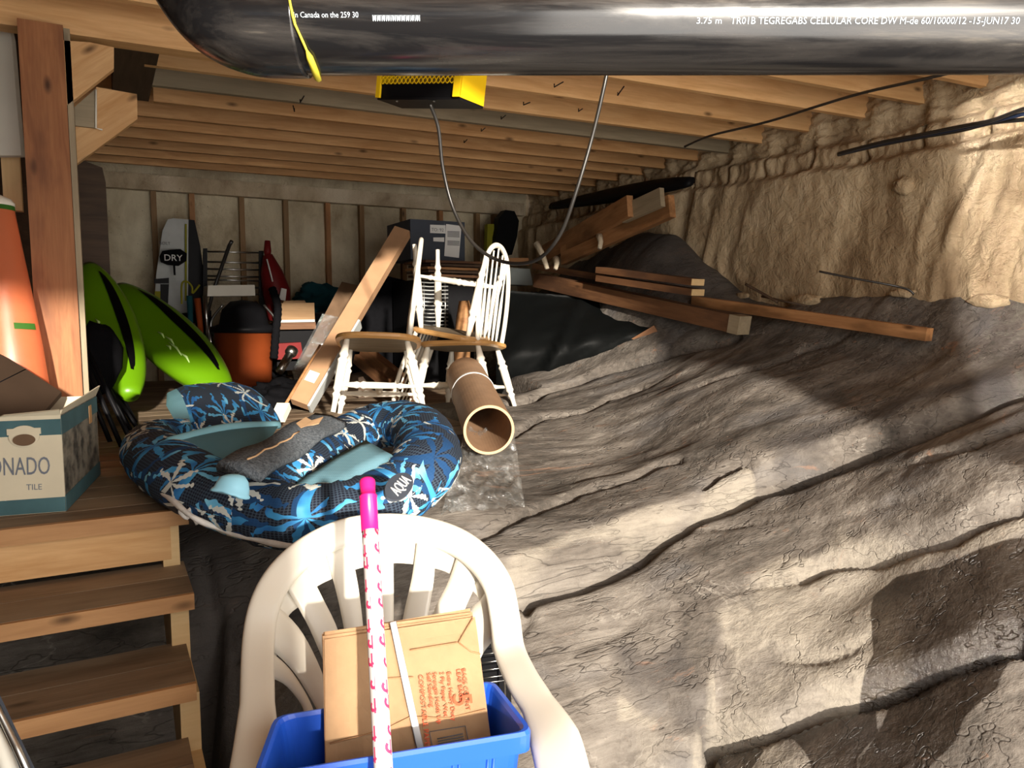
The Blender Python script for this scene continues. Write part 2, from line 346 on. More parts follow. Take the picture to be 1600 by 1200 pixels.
def prism(bm, pts, vec, mat=0):
    """polygon pts (3-D, planar) extruded by vec"""
    a = [bm.verts.new(p) for p in pts]; b = [bm.verts.new(Vector(p)+Vector(vec)) for p in pts]; n = len(pts)
    bm.faces.new(a).material_index = mat; bm.faces.new(b[::-1]).material_index = mat
    for i in range(n): bm.faces.new((a[i], a[(i+1) % n], b[(i+1) % n], b[i])).material_index = mat
def gridm(bm, rows, mat=0, uv=None, close=False):
    V = [[bm.verts.new(p) for p in r] for r in rows]; ul = bm.loops.layers.uv.verify() if uv else None
    for i in range(len(V)-1):
        m_ = len(V[0]); 
        for j in range(m_ if close else m_-1):
            k = (j+1) % m_; f = bm.faces.new((V[i][j], V[i][k], V[i+1][k], V[i+1][j])); f.material_index = mat
            if uv:
                for lp, (a, b) in zip(f.loops, ((i, j), (i, j+1), (i+1, j+1), (i+1, j))): lp[ul].uv = (b*uv, a*uv)
    return V
def text(name, body, size, T, mat, parent=None, depth=.0006, align='LEFT', **kw):
    cu = bpy.data.curves.new(name, 'FONT'); cu.body = body; cu.size = size; cu.extrude = depth; cu.align_x = align; cu.resolution_u = 3
    for k, v in kw.items(): setattr(cu, k, v)
    t = bpy.data.objects.new(name, cu); me = bpy.data.meshes.new_from_object(t); bpy.data.objects.remove(t); me.materials.append(M[mat])
    o = bpy.data.objects.new(name, me); return link(o, T, parent)
def faceT(p, xdir, ydir):
    x = Vector(xdir).normalized(); z = x.cross(Vector(ydir)).normalized(); y = z.cross(x)
    return Matrix.Translation(p) @ Matrix((x, y, z)).transposed().to_4x4()
def fbm(x, y, z, o=4): return mnoise.fractal(Vector((x, y, z)), 1.0, 2.0, o)
# ================================================================ SETTING
# ---- bedrock height field
CP = []
def cp(px, py, d=None, X=None):
    p = ON(0, px, py, X) if X else W(px, py, d); CP.append((p.x, p.y, p.z))
for a in [(1600, 478), (1500, 468), (1400, 465), (1300, 470), (1220, 482), (1160, 470), (1120, 425), (1060, 368), (1000, 368), (940, 392), (880, 428), (845, 455)]: cp(*a, X=3.06)
for a in [(800, 602, 4.1), (900, 580, 4.1), (1000, 548, 4.0), (1100, 525, 3.9), (1200, 502, 3.7), (1300, 530, 3.35), (1450, 540, 3.0), (1590, 555, 2.68),
          (1590, 590, 2.5), (1400, 665, 2.52), (1180, 728, 2.55), (1000, 800, 2.38), (820, 880, 2.12), (1000, 620, 3.45), (850, 660, 3.25), (1150, 600, 3.15), (1300, 620, 2.9),
          (820, 760, 2.6), (1000, 700, 2.92), (1590, 660, 2.32), (1590, 760, 2.1), (1400, 760, 2.3), (1200, 800, 2.4), (1000, 880, 2.25), (1590, 900, 1.90), (1590, 1050, 1.74),
          (1590, 1195, 1.62), (1400, 900, 2.08), (1400, 1050, 1.86), (1400, 1195, 1.7), (1200, 950, 2.1), (1200, 1100, 1.9), (1200, 1195, 1.78), (1000, 950, 2.14), (1000, 1100, 1.94),
          (1000, 1195, 1.84), (860, 950, 2.05), (860, 1100, 1.88), (860, 1195, 1.8), (620, 900, 2.02), (620, 1050, 1.88), (450, 900, 2.0), (450, 1100, 1.80),
          (320, 860, 2.05), (320, 1000, 1.93), (320, 1190, 1.82), (390, 950, 1.98), (720, 700, 2.75), (700, 655, 3.1)]: cp(*a)
CP += [(.3, 2.7, .76), (.6, 3.2, .76), (1.0, 2.5, .79), (-.6, 2.4, .72), (-1.2, 3, .72), (-.6, 1.7, .15), (-1.2, 1.5, .05), (.5, 4, .7), (.5, 5.5, .7), (-.8, 4.5, .7), (-.8, 5.6, .7), (1.5, 4.5, .7), (1.5, 5.7, .7), (2.3, 5.3, .8), (2.35, 4.7, .84),
       (2.5, 4.35, .80), (2.2, 4.3, .80), (1.9, 4.2, .78), (3.0, 5.4, 1.40), (.3, 1.0, 0), (1.2, .9, 0.02), (2.2, .6, .15), (-1, .6, 0), (-.4, 1.2, 0), (3.0, .5, .5), (3.3, 2, 1.42), (3.3, 3.5, 1.42), (3.3, 5, 1.62)]
C_ = np.array(CP)
def kern(r): return np.where(r > 1e-9, r*r*np.log(r+1e-12), 0)
def solve(C):
    n = len(C); D = np.hypot(C[:, None, 0]-C[None, :, 0], C[:, None, 1]-C[None, :, 1]); A = np.zeros((n+3, n+3))
    A[:n, :n] = kern(D)+np.eye(n)*.004; P = np.c_[np.ones(n), C[:, :2]]; A[:n, n:] = P; A[n:, :n] = P.T
    return np.linalg.solve(A, np.r_[C[:, 2], 0, 0, 0])
Wt = solve(C_)
def hz(x, y):
    x = np.asarray(x, float); y = np.asarray(y, float); r = np.hypot(x[..., None]-C_[:, 0], y[..., None]-C_[:, 1])
    return kern(r) @ Wt[:-3] + Wt[-3] + Wt[-2]*x + Wt[-1]*y
GX = np.arange(-1.3, 3.32, .0125); GY = np.arange(.45, 5.8, .0125)
XX, YY = np.meshgrid(GX, GY, indexing='ij'); Z0 = np.empty_like(XX)
for i in range(len(GX)): Z0[i] = hz(XX[i], YY[i])
def smin(a, b, k): h = np.clip(.5+.5*(b-a)/k, 0, 1); return b*(1-h)+a*h-k*h*(1-h)
def gz(x, y, Z=None):
    Z = Z0 if Z is None else Z
    i = (np.clip(x, GX[0], GX[-1]-.0126)-GX[0])/.0125; j = (np.clip(y, GY[0], GY[-1]-.0126)-GY[0])/.0125
    a, b = int(i), int(j); u, v = i-a, j-b
    return Z[a, b]*(1-u)*(1-v)+Z[a+1, b]*u*(1-v)+Z[a, b+1]*(1-u)*v+Z[a+1, b+1]*u*v
def hit(px, py, Z=None, d0=1.0, d1=6.5):
    q = ray(px, py); d = d0
    while d < d1:
        p = EYE+q*d
        if p.x > GX[0] and gz(p.x, p.y, Z) > p.z:
            lo, hi = d-.02, d
            for _ in range(12):
                m_ = (lo+hi)/2; p = EYE+q*m_
                if gz(p.x, p.y, Z) > p.z: hi = m_
                else: lo = m_
            return EYE+q*hi
        d += .02
    return EYE+q*d1
def pdist(poly):
    """distance of every grid point to a polyline, plus signed side"""
    best = np.full(XX.shape, 9.); side = np.zeros(XX.shape)
    for a, b in zip(poly, poly[1:]):
        ax, ay, bx_, by = a[0], a[1], b[0], b[1]; dx, dy = bx_-ax, by-ay; L = dx*dx+dy*dy+1e-9
        t = np.clip(((XX-ax)*dx+(YY-ay)*dy)/L, 0, 1); ex = XX-ax-t*dx; ey = YY-ay-t*dy; d = np.hypot(ex, ey); m_ = d < best
        best = np.where(m_, d, best); side = np.where(m_, np.sign(ex*-dy+ey*dx), side)
    return best, side
def inside(poly):
    c = np.zeros(XX.shape, bool); n = len(poly)
    for i in range(n):
        a, b = poly[i], poly[(i+1) % n]
        c ^= ((a[1] > YY) != (b[1] > YY)) & (XX < (b[0]-a[0])*(YY-a[1])/(b[1]-a[1]+1e-12)+a[0])
    return c
def fld(sx, sy, ang, seed, o=5):
    ca, sa = math.cos(ang), math.sin(ang); out = np.zeros(XX.shape)
    A = (XX*ca+YY*sa)*sx; B = (-XX*sa+YY*ca)*sy
    def vn(u, v, s):
        u0 = np.floor(u).astype(int); v0 = np.floor(v).astype(int); fu = u-u0; fv = v-v0; fu = fu*fu*(3-2*fu); fv = fv*fv*(3-2*fv)
        tab = np.random.default_rng(s).random((256, 256)); g = lambda a, b: tab[a % 256, b % 256]
        return (g(u0, v0)*(1-fu)+g(u0+1, v0)*fu)*(1-fv)+(g(u0, v0+1)*(1-fu)+g(u0+1, v0+1)*fu)*fv
    am = .5
    for k in range(o): out += am*(vn(A*2**k+k*17, B*2**k+k*29, seed+k)-.5); am *= .5
    return out
ST = -.26
def poly3(pts): return [tuple(hit(*p)) for p in pts]
Z1 = Z0.copy()
Z1 += .060*fld(1.1, 2.4, ST, 11, 4) + .016*fld(1.6, 8, ST, 31, 5) + .016*fld(7, 12, ST+.3, 51, 4)
tr_ = fld(1.1, 6, ST, 71, 3); Z1 += .006*np.tanh(tr_*14)                     # bedding steps
CR = [  # pixel path, half width, depth, drop on the near side
 ([(780, 905), (850, 880), (1000, 830), (1100, 775), (1180, 738), (1260, 708), (1340, 678), (1420, 650), (1500, 622), (1600, 585)], .020, .24, .055), ([(1215, 722), (1290, 698), (1360, 672), (1430, 648), (1500, 620), (1600, 583)], .030, .26, .0),
 ([(1180, 738), (1190, 722), (1165, 716), (1120, 735), (1100, 752)], .012, .04, 0),
 ([(740, 835), (800, 812), (850, 788), (905, 764), (960, 752), (1030, 725), (1060, 720)], .012, .06, .014),
 ([(800, 672), (850, 652), (915, 645), (950, 620), (1000, 605)], .012, .05, .012),
 ([(800, 628), (860, 607), (940, 583), (1010, 560), (1090, 537), (1150, 528)], .022, .12, .02),
 ([(1105, 1105), (1200, 1115), (1300, 1080), (1420, 1045), (1500, 1012), (1600, 985)], .015, .16, .03),
 ([(1255, 885), (1300, 868), (1350, 858), (1400, 850), (1440, 838), (1490, 828), (1600, 785)], .014, .08, .03),
 ([(1450, 700), (1520, 690), (1560, 672), (1600, 655)], .016, .09, .012),
 ([(905, 1190), (965, 1155), (1000, 1165), (1060, 1168), (1105, 1155), (1112, 1108)], .015, .12, .06),
 ([(1200, 1010), (1250, 1018), (1290, 1023), (1330, 1015), (1360, 1000)], .008, .02, .004),
 ([(1200, 835), (1260, 812), (1330, 800), (1400, 780)], .009, .018, .01),
 ([(805, 960), (822, 930), (828, 900), (880, 885)], .012, .04, .02),
 ([(1100, 600), (1200, 575), (1260, 545), (1330, 520)], .010, .02, .01),
 ([(900, 1000), (1000, 960), (1120, 925), (1250, 890)], .006, .012, .004),
 ([(1060, 810), (1120, 800), (1200, 802)], .009, .018, .008),
 ([(320, 870), (335, 960), (350, 1000), (375, 1020)], .009, .025, 0),
]
wob = fld(5, 5, 0, 91, 4)*.05
for pts, w, dp, drop in CR:
    P = poly3(pts); d, s = pdist(P); d2 = d+wob*.35
    Z1 -= dp*np.exp(-(np.maximum(d2, 0)/w)**2)
    if drop: Z1 -= drop*np.exp(-(d/(.16))**2)*np.where(s < 0, 1, 0)*(1-np.exp(-(d/w)**2))
# rock stays below the plank platform and beside the stair flight
for (x0, x1, y0, y1, zz) in ((-1.4, .17, 1.92, 5.8, .77), (-1.4, 1.32, 2.66, 5.8, .78), (-1.4, 1.98, 3.4, 5.8, .78)):
    e = np.maximum(np.maximum(x0-XX, XX-x1), np.maximum(y0-YY, YY-y1)); cap_ = zz+np.clip(e, 0, 9)*6
    Z1 = np.minimum(Z1, cap_)
e = np.maximum(XX-.17, YY-1.96); Z1 = np.minimum(Z1, -.02+np.clip(e, 0, 9)*7)
Z1 = np.maximum(Z1, -.05)
def mask_poly(pts, soft):
    P = poly3(pts); d, _ = pdist(P+[P[0]]); ins = inside([(p[0], p[1]) for p in P]); return np.clip(.5+np.where(ins, d, -d)/soft, 0, 1)
WB2 = fld(6, 6, 0, 131, 5)
def mask_line(pts, w): d, _ = pdist(poly3(pts)); return np.exp(-(np.maximum(0, d+WB2*w*2.2)/w)**2)
wet = mask_poly([(1365, 920), (1400, 890), (1470, 880), (1600, 830), (1700, 800), (1700, 960), (1600, 985), (1568, 1030), (1560, 1060), (1510, 1110), (1490, 1160), (1440, 1210), (1420, 1240), (1330, 1240), (1340, 1180), (1375, 1130), (1390, 1080), (1370, 1080), (1372, 1130), (1320, 1240), (1270, 1240), (1265, 1180), (1240, 1130), (1190, 1125), (1180, 1112), (1290, 1085), (1340, 1066), (1365, 1020), (1360, 960)], .05)
wet = np.maximum(wet, mask_poly([(1120, 1125), (1180, 1120), (1195, 1145), (1160, 1190), (1150, 1240), (1110, 1240), (1130, 1170)], .03))
wet = np.maximum(wet, mask_poly([(930, 1200), (975, 1170), (1060, 1178), (1065, 1240), (930, 1240)], .03)*.9)
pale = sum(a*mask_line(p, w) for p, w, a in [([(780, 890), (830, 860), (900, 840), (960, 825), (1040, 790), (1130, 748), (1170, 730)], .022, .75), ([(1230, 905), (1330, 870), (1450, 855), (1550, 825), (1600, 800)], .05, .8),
   ([(1240, 960), (1300, 940), (1350, 930)], .13, .75), ([(1200, 1060), (1300, 1050), (1340, 1030)], .10, .75), ([(1100, 1010), (1110, 1050), (1112, 1110), (1090, 1150)], .010, .35), ([(965, 1060), (970, 1100), (1020, 1120), (1030, 1080)], .010, .3),
   ([(1200, 1160), (1225, 1200)], .07, .6), ([(980, 1110), (1050, 1150), (1100, 1130)], .035, .4), ([(1000, 1180), (1100, 1195)], .03, .4), ([(720, 740), (800, 760), (900, 720), (1050, 690)], .25, .16), ([(1290, 885), (1310, 820), (1350, 780)], .03, .35), ([(905, 1200), (950, 1160), (975, 1100)], .014, .35)])
dark = sum(a*mask_line(p, w) for p, w, a in [([(900, 440), (960, 400), (1020, 385), (1080, 410), (1120, 460)], .3, .7), ([(1230, 690), (1330, 650), (1420, 620), (1560, 580)], .06, .75), ([(1290, 540), (1340, 560), (1400, 570)], .09, .5), ([(340, 840), (340, 1000), (330, 1200)], .16, .8), ([(500, 900), (520, 1100)], .12, .45), ([(1350, 700), (1420, 690)], .04, .6),  # dark rock, plus shade painted on the left face and upper right slope
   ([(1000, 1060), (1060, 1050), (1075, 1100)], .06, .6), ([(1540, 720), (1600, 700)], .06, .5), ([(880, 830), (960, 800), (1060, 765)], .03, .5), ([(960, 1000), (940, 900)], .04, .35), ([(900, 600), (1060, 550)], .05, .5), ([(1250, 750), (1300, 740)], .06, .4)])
ni, nj = XX.shape
me = bpy.data.meshes.new('bedrock'); vv = np.stack([XX, YY, Z1], -1).reshape(-1, 3)
idx = np.arange(ni*nj).reshape(ni, nj); fc = np.stack([idx[:-1, :-1], idx[1:, :-1], idx[1:, 1:], idx[:-1, 1:]], -1).reshape(-1, 4)
zc = Z1.reshape(-1)[fc].max(1); keep = zc > -.045; fc = fc[keep]
me.vertices.add(len(vv)); me.vertices.foreach_set('co', vv.ravel()); me.loops.add(fc.size); me.loops.foreach_set('vertex_index', fc.ravel())
me.polygons.add(len(fc)); me.polygons.foreach_set('loop_start', np.arange(0, fc.size, 4)); me.polygons.foreach_set('loop_total', np.full(len(fc), 4)); me.polygons.foreach_set('use_smooth', np.ones(len(fc), bool)); me.update()
ca_ = me.color_attributes.new('stain_tone', 'FLOAT_COLOR', 'POINT'); ca_.data.foreach_set('color', np.stack([wet, np.clip(pale, 0, 1), np.clip(dark, 0, 1), np.ones_like(wet)], -1).ravel().astype(np.float32))
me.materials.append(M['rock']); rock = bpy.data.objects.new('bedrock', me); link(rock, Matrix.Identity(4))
tag(rock, 'huge sloping grey brown bedrock outcrop filling the right of the crawl space', 'rock', kind='structure')
def RZ(x, y): return gz(x, y, Z1)
def RH(px, py): return hit(px, py, Z1)

def struct(name, bm, mat, **kw): return mk(name, bm, mat, kind='structure', **kw)
bm = bmesh.new(); bx(bm, -2.2, 3.6, -1.6, 6.0, -.12, -.01); struct('floor', bm, plain('dirt_floor', (.09, .075, .06), .9, 30, .3, .3))
bm = bmesh.new(); bx(bm, -2.2, 3.6, -.1, 6.0, 2.42, 2.46); bx(bm, -2.2, 3.6, -.14, -.1, 2.42, 2.94); bx(bm, -2.2, 3.6, -1.2, -.1, 2.90, 2.94); struct('ceiling', bm, 'pine')  # raised front strip and riser added out of view to block sky light
bm = bmesh.new()     # unseen wall behind the camera, door and window openings shaped to mask the sun
bx(bm, -2.24, -2.2, -1.15, .2, 0, 2.9); bx(bm, 3.6, 3.64, -1.15, .3, 0, 2.9); bx(bm, -2.2, -.05, -1.15, -1.05, 0, 1.78); bx(bm, -2.2, -.05, -1.15, -1.05, 2.16, 2.9); bx(bm, 1.95, 3.6, -1.15, -1.05, 0, 2.9)
struct('wall_front_sun_mask', bm, 'whiteboard')

# ---- right wall: concrete covered in spray foam, with the foamed rim bays above the ledge
JY = [1.74, 2.02, 2.30, 2.58, 2.89, 3.20, 3.47, 3.73, 4.02, 4.27, 4.53, 4.80, 5.07, 5.33]
def joist_y(y0, x): return y0-.045*x
yy = np.arange(.2, 5.75, .014); zz = np.concatenate([np.arange(.3, 1.9, .02), np.arange(1.9, 2.43, .010)])
LED = lambda y: 2.00+.02*math.sin(y*2.1)+.014*fbm(y*4, 3, 1, 3)
jw = [joist_y(j, 3.1) for j in JY]
rows = []
for y in yy:
    r = []; led = LED(y)
    gap = min(abs(y-(j-.075)) for j in jw)
    for z in zz:
        wv = fbm(y*1.3+z*.5, z*.9, 13, 2)*.35; low = 3.075-.05*fbm(y*1.1, z*.35, 3, 2)+.055*abs(fbm((y+wv)*2.6, z*.45, 7, 2))**.8-.018*abs(fbm((y+wv)*6, z*1.4, 27, 3))-.006*fbm(y*12, z*8, 2, 3)
        blk = 3.145-.022*fbm(y*7, z*6, 9, 3)-.006*math.sin(y*90+5*fbm(y*9, z*9, 1, 2)); up = 3.20-.028*fbm(y*8, z*8, 19, 3)-.006*math.sin(z*170+6*fbm(y*9, z*5, 1, 2))-.012*math.exp(-((gap-.0)/.03)**2)
        if gap < .009 and led < z < led+.115: blk = 3.22
        t = 1/(1+math.exp(-(z-led)/.006)); t2 = 1/(1+math.exp(-(z-led-.115-.012*fbm(y*6, 0, 4, 2))/.005))
        r.append((low*(1-t)+t*(blk*(1-t2)+up*t2), y, z))
    rows.append(r)
bm = bmesh.new(); gridm(bm, rows); struct('wall_right', bm, 'foam', smooth=True)
# ---- back wall with foam between the studs
SP = [240, 300, 378, 447, 513, 566, 632, 690, 748, 775]; SX = [ON(1, p, 310, 5.58).x for p in SP]; SX = [SX[0]-.78, SX[0]-.4]+SX
rows = []
for x in np.arange(-1.3, 3.2, .02):
    g = min(abs(x-s) for s in SX)
    rows.append([(x, 5.66-.03*(1-math.exp(-(g/.05)**2))-.02*fbm(x*3, z*3, 5, 4), z) for z in np.arange(.6, 2.42, .03)])
bm = bmesh.new(); gridm(bm, rows); struct('wall_back', bm, 'foam_back', smooth=True)
for k, x in enumerate(SX):
    beam('wall_stud', Vector((x, 5.618, .76)), Vector((x, 5.618, 2.09)), .034, .05, 'dim_pine' if k % 3 else 'old_honey', up=(0, 1, 0), label='rough brown wall stud between foam panels on the back wall', cat='stud', group='studs of the foamed back wall')
bm = bmesh.new(); bx(bm, -1.3, 3.12, 5.555, 5.63, 2.09, 2.19)
o = mk('top_plate', bm, 'foam_rim', bevel=.01); tag(o, 'foam smeared top plate running across the back wall under the joists', 'beam')
# left wall and the dark partition behind the post
bm = bmesh.new(); bx(bm, -1.35, -1.25, .2, 5.75, 0, 2.42); struct('wall_left', bm, 'darkwood')
a = ON(1, 110, 300, 4.3); b = ON(1, 166, 300, 4.3)
bm = bmesh.new(); prism(bm, [(-1.2, 4.3, .8), (b.x, 4.3, .8), (b.x, 4.3, ON(1, 166, 285, 4.3).z), (b.x-.012, 4.3, ON(1, 160, 262, 4.3).z), (a.x+.05, 4.3, ON(1, 140, 250, 4.3).z), (-1.2, 4.3, 2.02)], (0, .05, 0))
tag(mk('partition_board', bm, 'darkwood', bevel=.004), 'tall dark brown wooden panel standing behind the green kayaks', 'panel')

# ---- ceiling joists
def joist(k, x0, y0, mat, label):
    x1 = 3.26; p0 = Vector((x0, joist_y(y0, x0), 2.30)); p1 = Vector((x1, joist_y(y0, x1), 2.30))
    o = beam('ceiling_joist', p0, p1, .030, .19, mat, cat='joist', group='ceiling joists', bevel=.0015); o['label'] = label; return o
nm = ['fresh pine ceiling joist nearest the black drain pipe', 'fresh pine ceiling joist second behind the drain pipe', 'fresh pine ceiling joist third behind the drain pipe', 'fresh pine ceiling joist just in front of the yellow heater cord loop', 'light pine ceiling joist directly behind the yellow heater',
      'light pine ceiling joist just in front of the weathered grey one', 'weathered grey ceiling joist with bent nails', 'orange pine ceiling joist just behind the weathered grey one', 'pine ceiling joist second behind the weathered grey one', 'pine ceiling joist third behind the weathered grey one',
      'pine ceiling joist fourth behind the weathered grey one', 'pine ceiling joist fifth behind the weathered grey one', 'pine ceiling joist second from the back wall', 'pine ceiling joist nearest the foamed back wall']
for k, (y0, lb) in enumerate(zip(JY, nm)):
    joist(k, {5: .18, 6: .22, 7: .24}.get(k, -1.24), y0, 'pine_grey' if k == 6 else ('pine_pale' if k < 6 else 'pine'), lb)
# bent nails and hooks in the joists
for k, (px, py, dx, dy) in enumerate([(475, 150, -6, 10), (458, 165, 2, 9), (880, 128, -14, 8), (975, 135, -10, 14), (790, 180, -7, 6), (758, 200, -6, 5), (828, 160, -10, 4), (910, 170, -6, 4), (730, 218, -5, 5)]):
    yj = 3.15 if k < 2 else [2.5, 2.55, 3.1, 3.35, 2.8, 2.8, 3.62][k-2]
    d = (ON(1, px, py, yj)-EYE).dot(FW)-.02; a, b = W(px, py, d+.03), W(px+dx, py+dy, d)
    tube('bent_nail', [a, b, b+Vector((0, 0, .012))], .0025, 'black_plastic', n=6, label='dark bent nail sticking out of a ceiling joist', cat='nail', group='bent nails in the joists')
# front carrying beam, header and stamps
bf = root('carrying_beam', (0, 2.8, 2.15), 'double pine carrying beam with ink stamps over the brown post', 'beam')
beam('lower_ply', Vector((-1.24, 2.83, 2.225)), Vector((.64, 2.80, 2.225)), .075, .15, 'pine_pale', bf)
beam('upper_ply', Vector((-1.24, 2.79, 2.36)), Vector((.64, 2.76, 2.36)), .075, .118, 'pine_pale', bf)
T = faceT(ON(1, 122, 52, 2.786), (1, 0, 0), (0, 0, 1))
for k, t_ in enumerate(['SPF', 'KD-HT', 'No 2', '184']): text('ink_stamp', t_, .026, Matrix.Translation((0, 0, .073-k*.026)) @ T, 'ink', bf)
beam('header', Vector((.15, 3.72, 2.305)), Vector((.15, 2.88, 2.305)), .14, .20, 'darkwood', cat='beam', label='short dark header beam between the carrying beam and the joist ends')

# ---- post with knee braces
pr = root('wooden_post', (-.10, 2.75, .84), 'thick reddish brown wooden post standing beside the printed cardboard box', 'post')
bm = bmesh.new(); y0 = 2.70
x_t0, x_t1 = ON(1, 28, 58, y0).x, ON(1, 99, 60, y0).x
bx(bm, x_t0, x_t1, y0, y0+.12, .84, 2.15); mk('shaft', bm, 'post', pr, frame=None, bevel=.003)
# grain runs along the post: rebuild as a beam
bpy.data.objects.remove(pr.children[0]); beam('shaft', Vector(((x_t0+x_t1)/2, y0+.055, .84)), Vector(((x_t0+x_t1)/2, y0+.055, 2.15)), .11, x_t1-x_t0, 'post', pr, up=(1, 0, 0), bevel=.003)
beam('side_board', Vector((x_t1+.009, y0+.065, .84)), Vector((x_t1+.009, y0+.065, 2.148)), .09, .016, 'pine_grey', pr, up=(1, 0, 0))
def brace(pts, Y, th, label):
    P = [ON(1, a, b, Y) for a, b in pts]; F = faceT(P[0], (.75, 0, .55), (0, 0, 1))
    bm = bmesh.new(); prism(bm, P, (0, th, 0)); Fi = F.inverted()
    for v in bm.verts: v.co = Fi @ v.co
    return mk('knee_brace', bm, 'pine_pale', frame=F, bevel=.002, label=label, cat='brace')
brace([(97, 63), (140, 66), (178, 74), (178, 107), (103, 166)], 2.72, .035, 'upper pine knee brace joining the post to the carrying beam')
brace([(102, 196), (151, 136), (214, 147), (215, 186), (112, 262)], 2.86, .035, 'lower pine knee brace behind the upper one with a white foam pocket')
P = [ON(1, a, b, 2.845) for a, b in [(104, 178), (150, 138), (150, 200), (106, 195)]]
bm = bmesh.new(); prism(bm, P, (0, .012, 0)); tag(mk('plywood_gusset', bm, 'pine_grey'), 'grey plywood gusset tucked between the two knee braces', 'plate')
tube('foam_bead', [ON(1, 150, 140, 2.84), ON(1, 150, 200, 2.84), ON(1, 160, 203, 2.84)], .003, 'whiteboard', n=6, label='white foam bead line on the lower knee brace', cat='foam bead')

# ---- plank platform
pf = root('plank_platform', (0, 2.5, .82), 'wooden plank platform at the top of the open stairs', 'platform')
ys = [1.895, 1.99, 2.11, 2.24, 2.37, 2.50, 2.62]
for k in range(6): beam('deck_plank', Vector((-1.24, (ys[k]+ys[k+1])/2, .822)), Vector((.155-.012*(k % 2), (ys[k]+ys[k+1])/2-.004, .822)), ys[k+1]-ys[k]-.004, .034, 'deck', pf)
y = 2.625; k = 0
while y < 5.42:
    x1 = 1.30 if y < 3.38 else 1.95
    beam('deck_plank', Vector((-1.24, y+.065, .822)), Vector((x1, y+.065, .822)), .126, .034, 'deck', pf); y += .131; k += 1
beam('rim_joist', Vector((-1.24, 1.925, .762)), Vector((.118, 1.915, .762)), .032, .084, 'pine_pale', pf)
beam('nosing', Vector((-1.24, 1.886, .824)), Vector((.156, 1.880, .824)), .016, .036, 'nosing', pf)
for x in (-.55, -1.15): beam('joist_support', Vector((x, 2.05, .77)), Vector((x, 3.4, .77)), .035, .07, 'darkwood', pf)

# ---- stairs
sr = root('wooden_stairs', (-.4, 1.6, 0), 'open wooden stairs of doubled planks with pale stringer at lower left', 'stairs')
def tr(z, yb, yf, xr):
    w = (yb-yf)/2
    for k in range(2):
        yc = yb-w*(k+.5)
        beam('tread_plank', Vector((-1.24, yc, z-.018)), Vector((xr, yc-.003, z-.018)), w-.003, .034, 'deck', sr)
    beam('tread_edge', Vector((-1.24, yf-.006, z-.018)), Vector((xr, yf-.010, z-.018)), .010, .034, 'nosing', sr)
TRD = [(.705, 1.93, 1.70, .145), (.585, 1.74, 1.535, .128), (.462, 1.56, 1.36, .112), (.34, 1.38, 1.18, .10), (.22, 1.2, 1.0, .09), (.10, 1.02, .82, .08)]
for t_ in TRD: tr(*t_)
bm = bmesh.new()
# saw-tooth stringer at the right side and at the left
for xs in (.10, -1.2):
    pts = [(1.95, .82)]
    pts = [(1.90, .80), (1.90, .67)]
    for z, yb, yf, _ in TRD: pts += [(yf+.02, z-.036), (yf+.02, z-.155)]
    pts += [(.84, -.01), (1.15, -.01), (1.99, .55), (1.99, .80)]
    bm = bmesh.new(); prism(bm, [(xs-.006*0, a, b) for a, b in pts], (.036, 0, 0)); mk('stringer', bm, 'cream_pine', sr)
# junk seen in the dark under the stairs
beam('leaning_plank', Vector((-.62, 2.5, .02)), Vector((-.30, 2.75, .74)), .10, .02, 'darkwood', cat='plank', label='dark plank leaning in the shadow under the stairs')
bm = bmesh.new(); bx(bm, -.25, .06, 2.80, 2.82, 0, .74); tag(mk('plywood_sheet', bm, plain('dusty_plywood', (.13, .11, .08), .8, 20, .1, .25)), 'dusty dark plywood sheet standing behind the stair treads', 'sheet')
beam('thin_batten', Vector((-.20, 2.52, .0)), Vector((-.17, 2.54, .74)), .014, .014, 'darkwood', cat='batten', label='thin dark batten standing against the plywood sheet under the stairs')
# ================================================================ FOREGROUND THINGS
# ---- black drain pipe with elbow
PD = 1.02; PR = .0615
pc = lambda px, py, d=PD: W(px, py, d)
pr0 = root('drain_pipe', pc(900, 42), 'large glossy black plastic drain pipe with printed lettering crossing the top of the view', 'pipe')
ax0, ax1 = pc(440, 41, 1.01), pc(1750, 41, 1.03)
F = frame_x(ax0, ax1); L = (ax1-ax0).length
bm = bmesh.new(); sweep(bm, [Vector((L*k/40, 0, 0)) for k in range(41)], PR, 64, True); mk('straight_run', bm, 'pipe', pr0, F, smooth=True)
ep = [Vector((.03, 0, 0)), Vector((0, 0, 0)), Vector((-.035, 0, .003)), Vector((-.075, .004, .022)), Vector((-.105, .008, .058)), Vector((-.125, .012, .10)), Vector((-.14, .015, .15)), Vector((-.16, .02, .24)), Vector((-.2, .03, .40))]
bm = bmesh.new(); sweep(bm, spline(ep, 5), [PR+.0035]*(8*5+1), 48); mk('elbow', bm, 'pipe', pr0, F, smooth=True)
bm = bmesh.new(); sweep(bm, spline([Vector((-.135, .015, .135)), Vector((-.145, .017, .17)), Vector((-.155, .019, .21))], 4), PR+.012, 40); mk('coupling', bm, 'pipe', pr0, F, smooth=True)
gp = [Vector((.030+.006*math.sin(a*2)+(.016*max(0, -math.sin(a-.3))), (PR+.004)*math.cos(a), (PR+.004)*math.sin(a))) for a in [2*pi*k/40 for k in range(40)]]
bm = bmesh.new(); sweep(bm, gp, [.0016+.0016*max(0, fbm(k*.4, 0, 0, 2))+(.003 if 25 < k < 33 else 0) for k in range(40)], 6, closed=True); mk('glue_bead', bm, plain('yellow_pipe_cement', (.72, .62, .06), .5), pr0, F, smooth=True)
